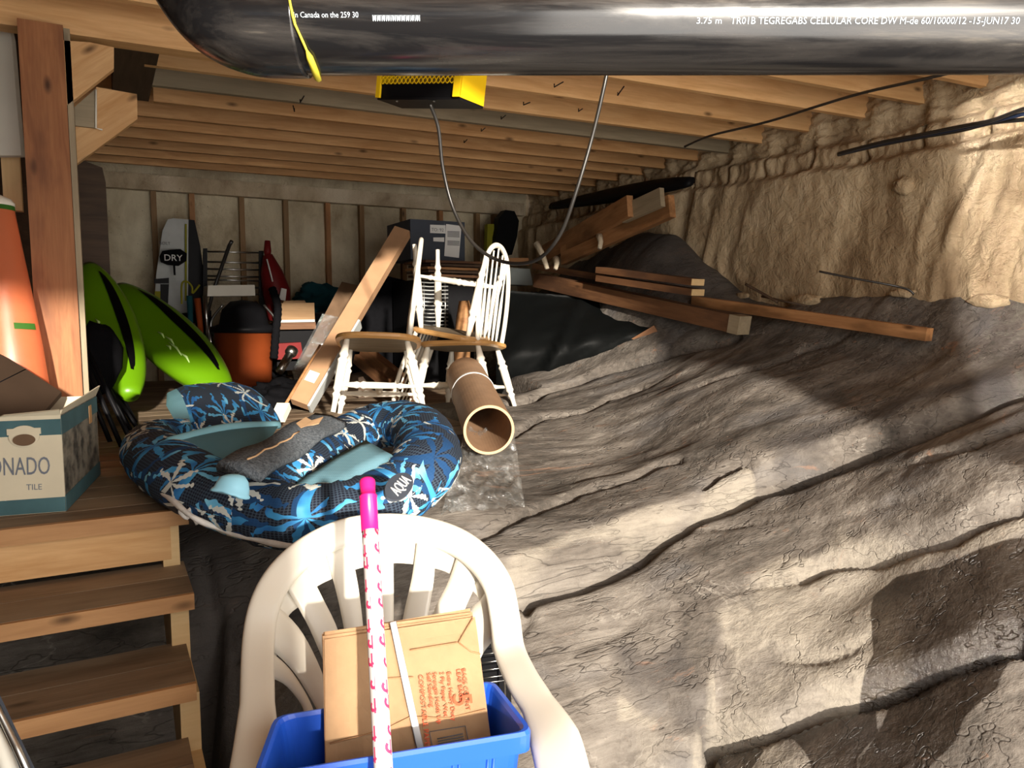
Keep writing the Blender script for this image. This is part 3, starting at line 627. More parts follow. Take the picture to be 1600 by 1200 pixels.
def ptext(body, px, py, size, px1):
    """lettering wrapped on the pipe"""
    cu = bpy.data.curves.new('t', 'FONT'); cu.body = body; cu.size = size; cu.resolution_u = 2; t = bpy.data.objects.new('t', cu); me = bpy.data.meshes.new_from_object(t); bpy.data.objects.remove(t)
    w = max(v.co.x for v in me.vertices); Fi = F.inverted(); a = Fi @ W(px, py, PD-PR+.002); b = Fi @ W(px1, py, PD-PR+.002); sc = (b.x-a.x)/w
    th0 = math.asin(max(-.95, min(.95, a.z/PR)))
    for v in me.vertices:
        th = th0+v.co.y/PR; r = PR+.0007; v.co = Vector((a.x+v.co.x*sc, -r*math.cos(th), r*math.sin(th)))
    me.materials.append(M['pipe_print']); o = bpy.data.objects.new('printed_lettering', me); link(o, F, pr0)
ptext('Made in Canada on the 259 30', 437, 32, .0095, 562); ptext('3.75 m', 1088, 36, .0105, 1128)
ptext('TR01B TEGREGABS CELLULAR CORE DW M-de 60/10000/12 -15-JUN17 30', 1142, 36, .0115, 1600)
ptext('IIIIIIIIIIIIIIIIIIIIII', 583, 36, .0085, 657); ptext('IIIIIIIIIIIIIIIIIIIIIIIIIIIIIIII', 583, 34.5, .0085, 657)

# ---- yellow heater on the joists with its hanging cord
HD = 2.25
h0_ = W(590, 116, 2.33); hT = faceT(h0_, (W(718, 113, 2.17)-h0_), (0, 0, 1))      # x along the front, y up, z toward the viewer
hr = root('shop_heater', W(660, 140, HD+.08), 'yellow workshop heater with black base hanging under the ceiling joists', 'heater')
w = (W(718, 113, 2.17)-h0_).length; dp = .125; top = .17
bm = bmesh.new()
bx(bm, 0, .008, -.069, top, -dp, 0); bx(bm, w-.0, w+.008, -.067, top, -dp, 0); bx(bm, 0, w, top-.006, top, -dp, 0); bx(bm, 0, w, -.069, top, -dp, -dp+.006)
bx(bm, 0, .016, -.069, top, -.006, .002); bx(bm, w-.016, w+.008, -.067, top, -.006, .002)
mk('housing', bm, 'yellow', hr, hT, bevel=.0015)
bm = bmesh.new(); vs = [(0.008, -.028, -.004), (w-.01, -.028, -.004), (w-.01, -.067, -.012), (.008, -.069, -.012)]; prism(bm, vs, (0, 0, -.01))
bx(bm, .002, w+.006, -.074, -.067, -dp+.0, -.006); mk('black_base', bm, 'black_plastic', hr, hT, bevel=.001)
for x in (.07, .215):
    bm = bmesh.new(); lathe(bm, [(.0, 0), (.004, 0), (.004, .003), (0, .004)], 10, Matrix.Translation((x, -.074, -.02)) @ Matrix.Rotation(pi/2, 4, 'X')); mk('screw', bm, 'steel', hr, hT)
bm = bmesh.new(); n = 17; cw = (w-.032)/n
for r_ in range(12):
    for k in range(n):
        cx, cy = .016+cw*(k+.5), -.03+.010+r_*.0185
        for s1 in (-1, 1):
            for s2 in (-1, 1):
                sweep(bm, [Vector((cx+s1*cw/2, cy, 0)), Vector((cx+s1*cw/2*.75, cy+s2*.004, .0)), Vector((cx, cy+s2*.00925, 0))], (.0016), 4, False)
mk('expanded_grille', bm, 'yellow', hr, hT)
bm = bmesh.new(); bx(bm, .01, w-.01, -.03, top-.01, -.09, -.07); mk('heating_element', bm, 'steel', hr, hT)
cp_ = [(672, 163, 2.26), (685, 200, 2.3), (692, 262, 2.34), (708, 325, 2.36), (735, 375, 2.34), (770, 403, 2.3), (810, 412, 2.25), (845, 402, 2.2), (876, 365, 2.15), (900, 300, 2.1), (925, 215, 2.08), (945, 130, 2.05), (952, 90, 2.05), (955, 60, 2.06)]
tube('power_cord', spline([W(*p) for p in cp_], 7), .0056, 'rubber', hr, n=10)

# ---- moulded plastic armchair
KC = .945
def CD(px, py): return KC*1.53-(min(max(py, 800), 1150)-800)/390*.17-.10*min(1.3, ((px-612)/215)**2)
ch = root('plastic_armchair', (.42, 1.2, 0), 'cream moulded plastic armchair with arched slatted back holding the blue bin', 'chair')
fpts = [(a_, b_, c_*KC) for a_, b_, c_ in [(398, 1270, 1.06), (400, 1200, 1.13), (402, 1100, 1.23), (404, 1000, 1.33), (416, 940, 1.37), (442, 895, 1.41), (484, 858, 1.45), (540, 832, 1.49), (600, 824, 1.51), (660, 829, 1.51), (712, 846, 1.48), (752, 876, 1.44), (778, 915, 1.40), (789, 965, 1.37), (796, 1015, 1.33), (815, 1060, 1.26), (842, 1105, 1.19), (868, 1160, 1.11), (885, 1230, 1.04)]]
rr = [(.036, .014) if i in (0, 1, 17, 18) else (.026, .014) for i in range(19)]
sp = spline([W(*p) for p in fpts], 6); R2_ = []
for i in range(len(sp)):
    t = i/6; k = min(17, int(t)); u = t-k; R2_.append((rr[k][0]*(1-u)+rr[min(18, k+1)][0]*u, .014))
prof = [(math.copysign(abs(math.cos(a))**.55, math.cos(a)), math.copysign(abs(math.sin(a))**.55, math.sin(a))) for a in [2*pi*k/24 for k in range(24)]]
# section faces the sitter: build rings by hand
bm = bmesh.new(); rings = []; cen = W(612, 1000, 1.3)
for i, p in enumerate(sp):
    t = (sp[min(i+1, len(sp)-1)]-sp[max(i-1, 0)]).normalized(); nrm = (EYE+Vector((0, 0, .15))-p).normalized(); nrm = (nrm-t*nrm.dot(t)).normalized(); b = t.cross(nrm)
    rings.append([bm.verts.new(p+b*(c*R2_[i][0])+nrm*(s_*R2_[i][1])) for c, s_ in prof])
for a, b in zip(rings, rings[1:]):
    for k in range(24): bm.faces.new((a[k], a[(k+1) % 24], b[(k+1) % 24], b[k]))
bm.faces.new(rings[0]); bm.faces.new(rings[-1]); mk('back_frame', bm, 'mono', ch, smooth=True)
def strip(L, R, off, th, nu=6, nv=18, name='slat', crown=.004):
    def lerp(P, t):
        t *= len(P)-1; k = min(len(P)-2, int(t)); u = t-k; return (P[k][0]*(1-u)+P[k+1][0]*u, P[k][1]*(1-u)+P[k+1][1]*u)
    sL = spline([Vector((a, b, 0)) for a, b in L], 6); sR = spline([Vector((a, b, 0)) for a, b in R], 6); L2 = [(p.x, p.y) for p in sL]; R2 = [(p.x, p.y) for p in sR]
    bm = bmesh.new(); top_, bot = [], []
    for j in range(nv+1):
        a, b = lerp(L2, j/nv), lerp(R2, j/nv); ra, rb = [], []
        for i in range(nu+1):
            u = i/nu; x, y = a[0]*(1-u)+b[0]*u, a[1]*(1-u)+b[1]*u; d = CD(x, y); e = off-crown*(1-(2*u-1)**2)
            ra.append(W(x, y, d+e)); rb.append(W(x, y, d+e+th))
        top_.append(ra); bot.append(rb)
    A = gridm(bm, top_); B = gridm(bm, bot)
    for j in range(nv): bm.faces.new((A[j][0], A[j+1][0], B[j+1][0], B[j][0])); bm.faces.new((A[j][nu], B[j][nu], B[j+1][nu], A[j+1][nu]))
    for i in range(nu): bm.faces.new((A[0][i], B[0][i], B[0][i+1], A[0][i+1])); bm.faces.new((A[nv][i], A[nv][i+1], B[nv][i+1], B[nv][i]))
    return mk(name, bm, 'mono', ch, smooth=True)
SL = [([(652, 838), (644, 900), (629, 969), (618, 1060), (610, 1140)], [(681, 846), (678, 905), (668, 965), (650, 1060), (636, 1140)]),
      ([(717, 858), (700, 910), (676, 961), (655, 1060), (642, 1140)], [(745, 885), (740, 920), (724, 959), (695, 1060), (668, 1140)]),
      ([(764, 915), (750, 938), (734, 957), (705, 1050), (675, 1140)], [(779, 975), (772, 998), (752, 1026), (735, 1080), (705, 1140)]),
      ([(590, 842), (584, 900), (580, 980), (580, 1060), (580, 1140)], [(614, 838), (615, 900), (615, 970), (611, 1060), (606, 1140)]),
      ([(509, 866), (524, 920), (538, 985), (552, 1070), (556, 1140)], [(544, 848), (557, 900), (566, 965), (574, 1060), (578, 1140)]),
      ([(447, 918), (480, 975), (508, 1040), (525, 1090), (530, 1140)], [(478, 882), (502, 930), (530, 990), (546, 1070), (553, 1140)]),
      ([(419, 1010), (455, 1045), (482, 1085), (500, 1120), (508, 1150)], [(432, 945), (470, 985), (501, 1045), (516, 1095), (526, 1140)]),
      ([(419, 1058), (445, 1070), (470, 1100), (480, 1130), (486, 1150)], [(420, 1016), (450, 1042), (476, 1080), (492, 1115), (500, 1150)])]
for L_, R_ in SL: strip(L_, R_, -.004, .010)
# recessed web between frame and slat openings
arch = [(418, 1040), (424, 965), (443, 918), (478, 878), (526, 850), (580, 836), (640, 832), (700, 845), (745, 875), (768, 915), (778, 970), (782, 1030)]
webi = [(424, 1062), (446, 972), (470, 945), (493, 918), (530, 900), (570, 886), (627, 880), (690, 891), (720, 910), (746, 932), (760, 975), (770, 1020)]
strip(arch, webi, .003, .006, nu=4, nv=60, name='back_web', crown=0)
seat_c = [W(395, 1240, 1.02), W(830, 1240, 1.0)]
bm = bmesh.new(); S0 = []
for j in range(9):
    v = j/8; row = []
    for i in range(13):
        u = i/12-.5; x, y = u*(.50-.04*v), v*.46-.05; row.append((x, y, .43+.02*abs(u*2)**3-.012*math.sin(v*pi)+(.05*max(0, v-.85)/.15)))
    S0.append(row)
gridm(bm, S0); bmesh.ops.solidify(bm, geom=bm.faces[:], thickness=.008)
cT = Matrix.Translation((.285, .80, 0)) @ Matrix.Rotation(-YAW*.93, 4, 'Z'); 
for v in bm.verts: v.co = cT @ v.co
mk('seat', bm, 'mono', ch, smooth=True)
for (x, y, sx, sy) in [(-.19, .02, 0, -.03), (.24, 0, .03, -.04), (-.19, .40, -.01, .05), (.22, .40, .03, .07)]:
    a = cT @ Vector((x, y, .43)); b = cT @ Vector((x+sx, y+sy, .005)); b.z = max(.0, min(.3, RZ(b.x, b.y)))
    tube('leg', [a, (a+b)/2, b], [(.032, .022), (.027, .018), (.02, .014)], 'mono', ch, n=12)
for a, b in ((fpts[0], (-.25, 0)), (fpts[-1], (.25, 0))):
    p = W(*a); q = cT @ Vector((b[0], b[1], .43)); tube('arm_support', [p, p*.4+q*.6, q], [(.034, .014)]*3, 'mono', ch, n=12)
q0, q1 = cT @ Vector((-.2, .41, .46)), cT @ Vector((.2, .41, .46))

# ---- blue bin
zr = .735; A = [ON(2, 433, 1119, zr), ON(2, 768, 1064, zr), ON(2, 828, 1141, zr), ON(2, 400, 1211, zr)]
br = root('recycling_bin', (A[0]+A[2])/2-Vector((0, 0, .28)), 'bright blue plastic storage bin sitting on the cream armchair', 'bin')
cen = sum(A, Vector())/4
def ringp(sc, z, r=.02):
    out = []
    for i in range(4):
        p = cen+(A[i]-cen)*sc; pr_ = cen+(A[i-1]-cen)*sc; nx = cen+(A[(i+1) % 4]-cen)*sc
        a = p+(pr_-p).normalized()*r; b = p+(nx-p).normalized()*r
        for k in range(5):
            t = k/4; q = a*(1-t)**2+p*2*t*(1-t)+b*t*t; out.append(Vector((q.x, q.y, z)))
    return out
bm = bmesh.new()
R_ = [ringp(.80, zr-.29), ringp(.955, zr-.03), ringp(.965, zr-.028), ringp(1.03, zr-.030), ringp(1.035, zr-.006), ringp(1.02, zr), ringp(.985, zr), ringp(.965, zr-.006), ringp(.94, zr-.03), ringp(.785, zr-.283)]
V = gridm(bm, R_, close=True); bm.faces.new(V[0]); bm.faces.new(V[-1]); mk('tub', bm, 'blue_bin', br, smooth=False)
for t in (.72, .86):
    a = cen+(A[3]*(1-t)+A[2]*t-cen)*.962; b = cen+(A[3]*(1-t)+A[2]*t-cen)*.91; dr = (A[2]-A[3]).normalized()
    for s in (-.004, .004): tube('rib', [a+dr*s+Vector((0, 0, -.032)), b+dr*s+Vector((0, 0, -.13))], .0022, 'blue_bin', br, n=6)

# ---- bundle of paper yard bags
bp = [W(508, 997, 1.07), W(741, 961, 1.155), W(785, 1290, 1.065), W(514, 1330, .985)]
nrm = (bp[1]-bp[0]).cross(bp[3]-bp[0]).normalized(); 
if nrm.dot(FW) < 0: nrm = -nrm
gr = root('paper_bag_bundle', (bp[2]+bp[3])/2, 'strapped bundle of folded brown paper yard bags standing in the blue bin', 'paper bags')
def sheet(bp_, off, jit, mat='kraft', name='folded_bag', nn=14):
    bm = bmesh.new(); rows = []
    for j in range(nn+1):
        v = j/nn; row = []
        for i in range(nn+1):
            u = i/nn; p = bp_[0]*(1-u)*(1-v)+bp_[1]*u*(1-v)+bp_[2]*u*v+bp_[3]*(1-u)*v
            row.append(p+nrm*(off+jit*fbm(u*4+off*50, v*3, off*90, 3)))
        rows.append(row)
    gridm(bm, rows); bmesh.ops.solidify(bm, geom=bm.faces[:], thickness=.0045); return mk(name, bm, mat, gr, smooth=False)
for k in range(5):
    e = [p+RT*random.uniform(-.003, .003)+UP*(random.uniform(-.003, .004)+.003*k) for p in bp]; sheet(e, .006*k, .004 if k == 0 else .001)
e = [bp[0]*.72+bp[1]*.28+UP*.004, bp[1]+UP*.004, bp[2], bp[3]*.7+bp[2]*.3]; 
bT = faceT(bp[0], bp[1]-bp[0], bp[0]-bp[3])   # x right, y up, z toward viewer
def bagP(px, py, e=.0035):
    q = ray(px, py); n_ = bT.to_3x3() @ Vector((0, 0, 1)); t = (bp[0]-EYE).dot(n_)/q.dot(n_); return EYE+q*t+n_*e
sg = bT.to_3x3() @ Vector((0, 0, 1)); sg = 1 if sg.dot(EYE-bp[0]) > 0 else -1
tube('strap', [bagP(613, 972, sg*.004), bagP(625, 1030, sg*.006), bagP(640, 1100, sg*.006), bagP(658, 1180, sg*.005)], [(.0052, .0012)]*4, plain('white_strap', (.66, .66, .66), .35), gr, n=8, up=nrm)
for p in ([(716, 1004), (738, 966)], [(640, 1016), (714, 1004)], [(600, 1060), (645, 1058)], [(515, 1162), (600, 1140), (640, 1120), (700, 1122), (758, 1108)], [(716, 1004), (735, 1018), (750, 1022)]):
    tube('crease', [bagP(a, b, sg*.0032) for a, b in p], .0011, plain('kraft_fold_edge', (.36, .20, .10), .8), gr, n=5)
tx = (bagP(690, 1120)-bagP(684, 1060)).normalized()
for body, px, py, sz in [('5', 706, 1084, .040), ('LEAF BAGS', 712, 1046, .0092), ('BAGS COUNT', 720, 1045, .0092), ('Extra Heavy Duty', 697, 1050, .0092), ('2 Ply Paper Wet', 686, 1050, .0092), ('Strength Holds Up', 675, 1051, .0092), ('Self Standing', 666, 1052, .0092), ('COMPOSTABLE PAPER', 653, 1055, .010)]:
    T = faceT(bagP(px, py, sg*.0042), tx, RT); text('red_lettering', body, sz, T, 'red_ink', gr)
ft = lambda a, b: bagP(a, b, sg*.0042)
for a, b in (((670, 1143), (726, 1134)), ((726, 1134), (731, 1160)), ((670, 1143), (675, 1170))): tube('label_border', [ft(*a), ft(*b)], .0006, 'ink', gr, n=4)
for k in range(4): tube('label_line', [ft(682+k, 1154+k*4), ft(722+k, 1146+k*4)], .0009, 'ink', gr, n=4)
bm = bmesh.new(); bmesh.ops.create_icosphere(bm, subdivisions=2, radius=.008, matrix=Matrix.Translation(W(575, 1165, 1.06))); bmesh.ops.create_icosphere(bm, subdivisions=2, radius=.007, matrix=Matrix.Translation(W(572, 1176, 1.06)))
sweep(bm, [W(574, 1160, 1.065), W(577, 1180, 1.06), W(581, 1230, 1.05)], .005, 8); mk('garden_clip', bm, 'lime_clip', smooth=True, label='small lime green plastic clip in the blue bin beside the pink capped handle', cat='clip')

# ---- broom handle
wr = root('broom', W(600, 1190, .93), 'flamingo printed white broom handle with bright pink cap leaning against the bin', 'broom')
a, b = W(578, 826, 1.085), W(599, 1200, .925); dr = (b-a).normalized()
tube('printed_handle', [a+dr*(.02*k) for k in range(0, 48)], .0118, 'flamingo', wr, n=24, uv=True)
e = b+dr*.02
T = frame_x(a+dr*.004, a-dr); hp = [(0, .0), (.0128, 0), (.0128, .060), (.0134, .061), (.0134, .0635), (.0118, .064), (.0112, .075), (.0120, .087), (.0118, .092), (.0095, .0955), (0, .097)]
bm = bmesh.new(); lathe(bm, [(r*.98, z*.86) for r, z in hp], 32, T @ Matrix.Rotation(pi/2, 4, 'Y')); mk('pink_cap', bm, 'pink', wr, smooth=True)
f_ = a+dr*.94; T = Matrix.Translation((f_.x, f_.y, 0))
bm = bmesh.new(); bx(bm, -.13, .13, -.03, .03, f_.z-.05, f_.z+.01); bx(bm, -.15, .15, -.035, .035, max(.0, f_.z-.16), f_.z-.05); 
for v in bm.verts: v.co = T @ v.co
mk('brush_head', bm, 'pink', wr, bevel=.006)

# ---- wire rack glimpsed behind the chair
wk = root('wire_rack', W(763, 1050, 1.62), 'dark wire rack seen through the gap behind the armchair', 'rack')
for k, y in enumerate((1021, 1034, 1046, 1058, 1066)): tube('wire', [W(742, y+3, 1.60), W(790, y-3, 1.60)], .0011, 'steel', wk, n=6)
tube('side_wire', [W(746, 1012, 1.6), W(748, 1110, 1.6)], .002, 'steel', wk, n=6); tube('side_wire', [W(786, 1000, 1.6), W(790, 1110, 1.6)], .002, 'steel', wk, n=6)
bm = bmesh.new(); prism(bm, [W(738, 1000, 1.64), W(795, 990, 1.64), W(800, 1130, 1.64), W(742, 1130, 1.64)], FW*.02); mk('back_plate', bm, 'black_plastic', wk)

# ---- dark-framed panel in the lower left corner
bm = bmesh.new(); prism(bm, [W(-30, 1050, .95), W(2, 1118, .95), W(48, 1215, .93), W(-30, 1240, .95)], FW*.012)
sl = root('folding_table', W(-10, 1200, .95), 'black folded panel with a pale metal rim in the lower left corner', 'table')
mk('panel', bm, 'navy', sl)
tube('metal_rim', [W(-25, 1066, .94), W(2, 1119, .94), W(25, 1165, .93), W(50, 1220, .92)], (.0045), 'steel', sl, n=8)
tube('metal_rim', [W(-25, 1120, .935), W(8, 1185, .935), W(22, 1220, .93)], .010, 'whiteboard', sl, n=8)
# ================================================================ THINGS ON THE PLATFORM AND THE ROCK
ZP = .84
# ---- pool float
fl = root('pool_float', ON(2, 460, 740, .86), 'navy blue pool lounge float with palm tree print lying across platform and rock', 'pool float')
def fz(p, z): return ON(2, p[0], p[1], z)
def ftube(name, pts, r, parent=fl, mat='palm', closed=False, ks=7, sq=.82, smooth=True):
    P = spline([fz((a, b), z) for a, b, z in pts], ks, closed); n = len(P)
    rad = [((r if not isinstance(r, list) else np.interp(i/(n-1), np.linspace(0, 1, len(r)), r))) for i in range(n)]
    rad = [(x*(1+.025*math.sin(i*1.7)), x*sq*(1+.03*math.sin(i*2.3+1))) for i, x in enumerate(rad)]
    return tube(name, P, rad, mat, parent, n=28, up=(0, 0, 1), uv=True, closed=closed)
loop = [(668, 705, .93), (655, 672, .95), (622, 662, .95), (580, 668, .93), (540, 690, .91), (498, 718, .90), (455, 742, .895), (420, 765, .88), (402, 790, .865), (440, 806, .85), (500, 806, .85), (570, 793, .86), (628, 765, .88), (660, 733, .915)]
ftube('foot_ring', loop, .088, closed=True, ks=6)
ftube('side_tube', [(430, 806, .85), (370, 786, .87), (310, 758, .895), (262, 728, .912), (238, 704, .918), (245, 686, .918), (285, 676, .92), (335, 668, .92)], [.075, .085, .088, .088, .08, .07, .055, .03])
# teal mesh seat in the foot ring
C_pts = [(440, 775), (480, 745), (530, 712), (572, 690), (610, 712), (640, 730), (600, 760), (560, 790), (500, 795)]
zs = [.90, .93, .955, .975, .955, .915, .89, .875, .885]
bm = bmesh.new(); cv = bm.verts.new(fz((545, 745), .93)); rv = [bm.verts.new(fz(p, z)) for p, z in zip(C_pts, zs)]
for i in range(len(rv)): bm.faces.new((cv, rv[i], rv[(i+1) % len(rv)]))
bmesh.ops.subdivide_edges(bm, edges=bm.edges[:], cuts=3, use_grid_fill=True, smooth=.3)
bmesh.ops.solidify(bm, geom=bm.faces[:], thickness=.004); mk('mesh_seat', bm, 'mesh', fl, smooth=True)
# inclined mesh panel and padded headrest
rows = []
for j in range(9):
    v = j/8; a = fz((262+v*40, 690+v*50), .975-.07*v); b = fz((436+v*-40, 664+v*86), .985-.07*v); rows.append([a.lerp(b, i/12)+Vector((0, 0, .010*math.sin(i/12*pi)+.012*math.sin(v*pi))) for i in range(13)])
bm = bmesh.new(); gridm(bm, rows); bmesh.ops.solidify(bm, geom=bm.faces[:], thickness=.006); mk('mesh_panel', bm, 'bagfoam', fl, smooth=True)
tube('panel_welt', spline([rows[0][0], rows[0][6]+Vector((0, 0, .004)), rows[0][12]], 5), [(.012, .010)]*11, 'bagfoam', fl, n=14)
h0, h1, h2, h3 = fz((300, 676), .93), fz((440, 668), .93), fz((372, 612), .93), fz((272, 618), .93)
rows = []
for j in range(13):
    v = j/12*pi; rows.append([(h0.lerp(h1, i/14)).lerp(h3.lerp(h2, i/14), .5-.5*math.cos(v))+Vector((0, 0, .085*math.sin(v)*(1-.25*abs(i/7-1)**4)+.006*fbm(i*.5, j*.5, 3, 2))) for i in range(15)])
bm = bmesh.new(); gridm(bm, rows, uv=.035); mk('headrest', bm, 'palm', fl, smooth=True)
bm = bmesh.new(); e0 = [r[0] for r in rows]; c0 = (h0+h3)/2+Vector((-.01, 0, .02)); cv = bm.verts.new(c0-RT*.045); rv = [bm.verts.new(p) for p in e0]
md = [bm.verts.new(p.lerp(c0, .25)-RT*.035) for p in e0]
for i in range(len(rv)-1): bm.faces.new((rv[i], rv[i+1], md[i+1], md[i])); bm.faces.new((md[i], md[i+1], cv))
e1 = [r[-1] for r in rows]; c1 = (h1+h2)/2; cv = bm.verts.new(c1+RT*.03); rv = [bm.verts.new(p) for p in e1]
for i in range(len(rv)-1): bm.faces.new((rv[i], rv[i+1], cv))
mk('headrest_end', bm, 'bagfoam', fl, smooth=True)
# pale underside and welt along the lower edge
lo = [(199, 722, .885), (215, 745, .885), (262, 775, .88), (300, 806, .855), (345, 826, .82), (400, 842, .81), (458, 852, .81), (520, 846, .81), (600, 828, .82), (655, 795, .84), (690, 760, .875), (703, 725, .89)]
P = [p+(EYE-p).normalized()*.035 for p in spline([fz((a, b+1), z) for a, b, z in lo], 6)]
tube('welt', P, [.006+.001*math.sin(i) for i in range(len(P))], 'rope', fl, n=8)
P2 = spline([fz((a-(a-470)*.07, b-14-(8 if a > 560 else 0)), z-.01) for a, b, z in lo], 6)
bm = bmesh.new(); sweep(bm, P2, [(.040, .03)]*len(P2), 14, up=(0, 0, 1)); mk('underside', bm, 'lid_blue', fl, smooth=True)
for c in ((268, 783), (292, 800), (198, 722)):
    q = W(c[0], c[1], (fz(c, .86)-EYE).dot(FW)-.015); k1 = [q, q+Vector((.012, 0, .008)), q+Vector((.0, 0, -.014)), q+Vector((-.014, 0, .004)), q+Vector((.008, 0, -.006)), q+Vector((.02, 0, -.03))]
    tube('tie_cord', spline(k1, 5), .0042, 'rope', fl, n=7)
# badge
bT = faceT(W(598, 786, 2.02), W(642, 740, 2.13)-W(598, 786, 2.02), Vector((0, .35, 1)))
bc = fz((622, 762), .975); bT = faceT(bc, fz((640, 742), .98)-fz((604, 782), .965), Vector((-.45, .5, .5)))
bm = bmesh.new(); lathe(bm, [(0, 0), (1, 0), (1, .1), (0, .12)], 32); 
for v in bm.verts: v.co = bT @ Vector((v.co.x*.066, v.co.y*.022, v.co.z*.05))
mk('badge', bm, 'navy', fl, smooth=False); text('badge_lettering', 'AQUA', .030, bT @ Matrix.Translation((0, -.011, .0075)), 'paper', fl, align='CENTER')

# ---- grey carpet board lying on the float
a, b = ON(2, 374, 738, .975), ON(2, 516, 655, .995)
cr = root('carpet_offcut', a, 'narrow strip of grey carpeted board lying on the pool float', 'carpet strip')
F = frame_x(a, b, (0.25, -.1, 1)); L = (b-a).length
bm = bmesh.new(); rows = []
for j in range(25):
    u = j/24*L; rows.append([(u, y, z+.006*math.sin(j*.5)) for y, z in [(-.046, -.010), (-.050, .0), (-.046, .008), (0, .016), (.046, .010), (.050, 0), (.046, -.010), (0, -.004)]])
V = gridm(bm, rows, close=True); bm.faces.new(V[0]); bm.faces.new(V[-1]); mk('carpet', bm, 'carpet', cr, F, smooth=True)
bm = bmesh.new(); prism(bm, [(L*.60, .005, .0185), (L*.66, .03, .017), (L*.80, .034, .0165), (L*.76, .01, .0185), (L*.86, -.002, .021), (L*.74, -.014, .020)], (0, 0, .003)); mk('bare_patch', bm, 'kraft', cr, F)
tube('glue_line', [F @ Vector((L*t, -.002+.003*math.sin(t*40), .0185+.003*math.sin(t*12))) for t in [k/20 for k in range(1, 12)]], .0022, 'kraft', cr, n=6)
# ---- pale blue cap
cb = ON(2, 363, 766, .965)
bm = bmesh.new(); 
lathe(bm, [(.0, .052), (.02, .05), (.036, .038), (.043, .018), (.047, .0), (.052, -.006), (.052, -.012), (.040, -.014), (0, -.014)], 24, Matrix.Translation(cb) @ Matrix.Scale(.60, 4) @ Matrix.Rotation(.35, 4, 'Y') @ Matrix.Scale(1.15, 4, (1, 0, 0)))
for v in bm.verts: v.co += Vector((1, 0, .4))*.007*fbm(v.co.x*30, v.co.y*30, v.co.z*30, 2)
mk('sun_hat', bm, 'lid_blue', smooth=True, label='crumpled pale blue hat resting on the front tube of the pool float', cat='hat')

# ---- printed cardboard box
c0 = ON(2, 103, 799, ZP); bxr = root('printed_box', c0, 'cream and teal printed cardboard box with stone picture side at the platform edge', 'box')
xd = (ON(2, 0, 806, ZP)-c0); xd.z = 0; xd = -xd.normalized(); c1 = ON(2, 147, 742, ZP); yd = Vector((c1.x-c0.x, c1.y-c0.y, 0)); dpt = yd.length; yd.normalize()
BW, BH = .46, (ON(1, 100, 648, c0.y).z-ZP)
BT = Matrix(((xd.x, yd.x, 0, c0.x), (xd.y, yd.y, 0, c0.y), (0, 0, 1, ZP), (0, 0, 0, 1)))   # x along the front to the right (0 = right corner), y to the back
t_ = .005
bm = bmesh.new(); bx(bm, -BW, 0, 0, t_, .0, BH); bx(bm, -BW, 0, dpt-t_, dpt, 0, BH); bx(bm, -BW, -BW+t_, t_, dpt-t_, 0, BH); bx(bm, -BW+t_, 0-t_, t_, dpt-t_, 0, t_); mk('carton', bm, 'boxcream', bxr, BT)
bm = bmesh.new(); bx(bm, -t_, 0.0005, t_, dpt-t_, 0, BH); mk('stone_side', bm, 'stone', bxr, BT)
bm = bmesh.new()
bx(bm, -BW, .0, -.0012, 0, BH*.005, BH*.155); bx(bm, -BW, 0, -.0012, 0, BH*.80, BH*.96); bx(bm, 0.0006, .0018, 0, dpt, BH*.005, BH*.17); bx(bm, .0006, .0018, 0, dpt, BH*.80, BH*.99); mk('printed_band', bm, 'teal', bxr, BT)
bm = bmesh.new(); bx(bm, .0018, .0028, dpt*.72, dpt*.80, BH*.72, BH*.93); mk('amber_patch', bm, 'pine_pale', bxr, BT)
bm = bmesh.new(); prism(bm, [(-.12, -.001, BH), (0, -.001, BH), (-.0, -.010, BH+.012), (-.11, -.006, BH+.004)], (0, .004, .002)); prism(bm, [(0, 0, BH), (0, dpt, BH), (.012, dpt, BH+.028), (.005, 0, BH+.012)], (-.004, 0, 0)); mk('flap', bm, 'boxcream', bxr, BT)
bm = bmesh.new(); lathe(bm, [(0, 0), (.030, 0), (.030, .0025), (0, .0025)], 28, Matrix.Translation((-.073, -.0022, BH*.80)) @ Matrix.Rotation(pi/2, 4, 'X') @ Matrix.Scale(.82, 4, (0, 1, 0))); bx(bm, -.106, -.04, -.0046, -.001, BH*.80+.004, BH*.80+.018); mk('hand_hole', bm, 'boxcream', bxr, BT)
bm = bmesh.new(); lathe(bm, [(0, 0), (.022, 0), (.022, .0025), (0, .0025)], 28, Matrix.Translation((-.073, -.0052, BH*.765)) @ Matrix.Rotation(pi/2, 4, 'X') @ Matrix.Scale(.6, 4, (0, 1, 0))); mk('hand_hole_painted_shade', bm, 'kraft_dark', bxr, BT)  # dark disc paints the shade inside the hand hole
fT = BT @ Matrix.Rotation(pi/2, 4, 'X')
M['logo'] = plain('slate_logo_ink', (.17, .19, .23), .6)
for body, x, z, sz, m_, sx in [('CORONADO', -.026, .40, .058, 'logo', .54), ('PRODUCTS', -.108, .335, .019, 'logo', .8), ('BRICK', -.135, .245, .021, 'logo', .8), ('TILE', -.045, .245, .019, 'logo', .9), ('CORONADO.com', -.060, .045, .034, 'paper', .72)]:
    text('box_lettering', body, sz, fT @ Matrix.Translation((x, BH*z, .0018 if m_ == 'logo' else .0022)) @ Matrix.Scale(sx, 4, (1, 0, 0)), m_, bxr, align='RIGHT')
sT = BT @ Matrix(((0, 0, 1, .0012), (1, 0, 0, dpt*.55), (0, 1, 0, BH*.42), (0, 0, 0, 1))); text('side_lettering', 'STONE', .022, sT @ Matrix.Rotation(-pi/2, 4, 'Z'), 'ink', bxr)
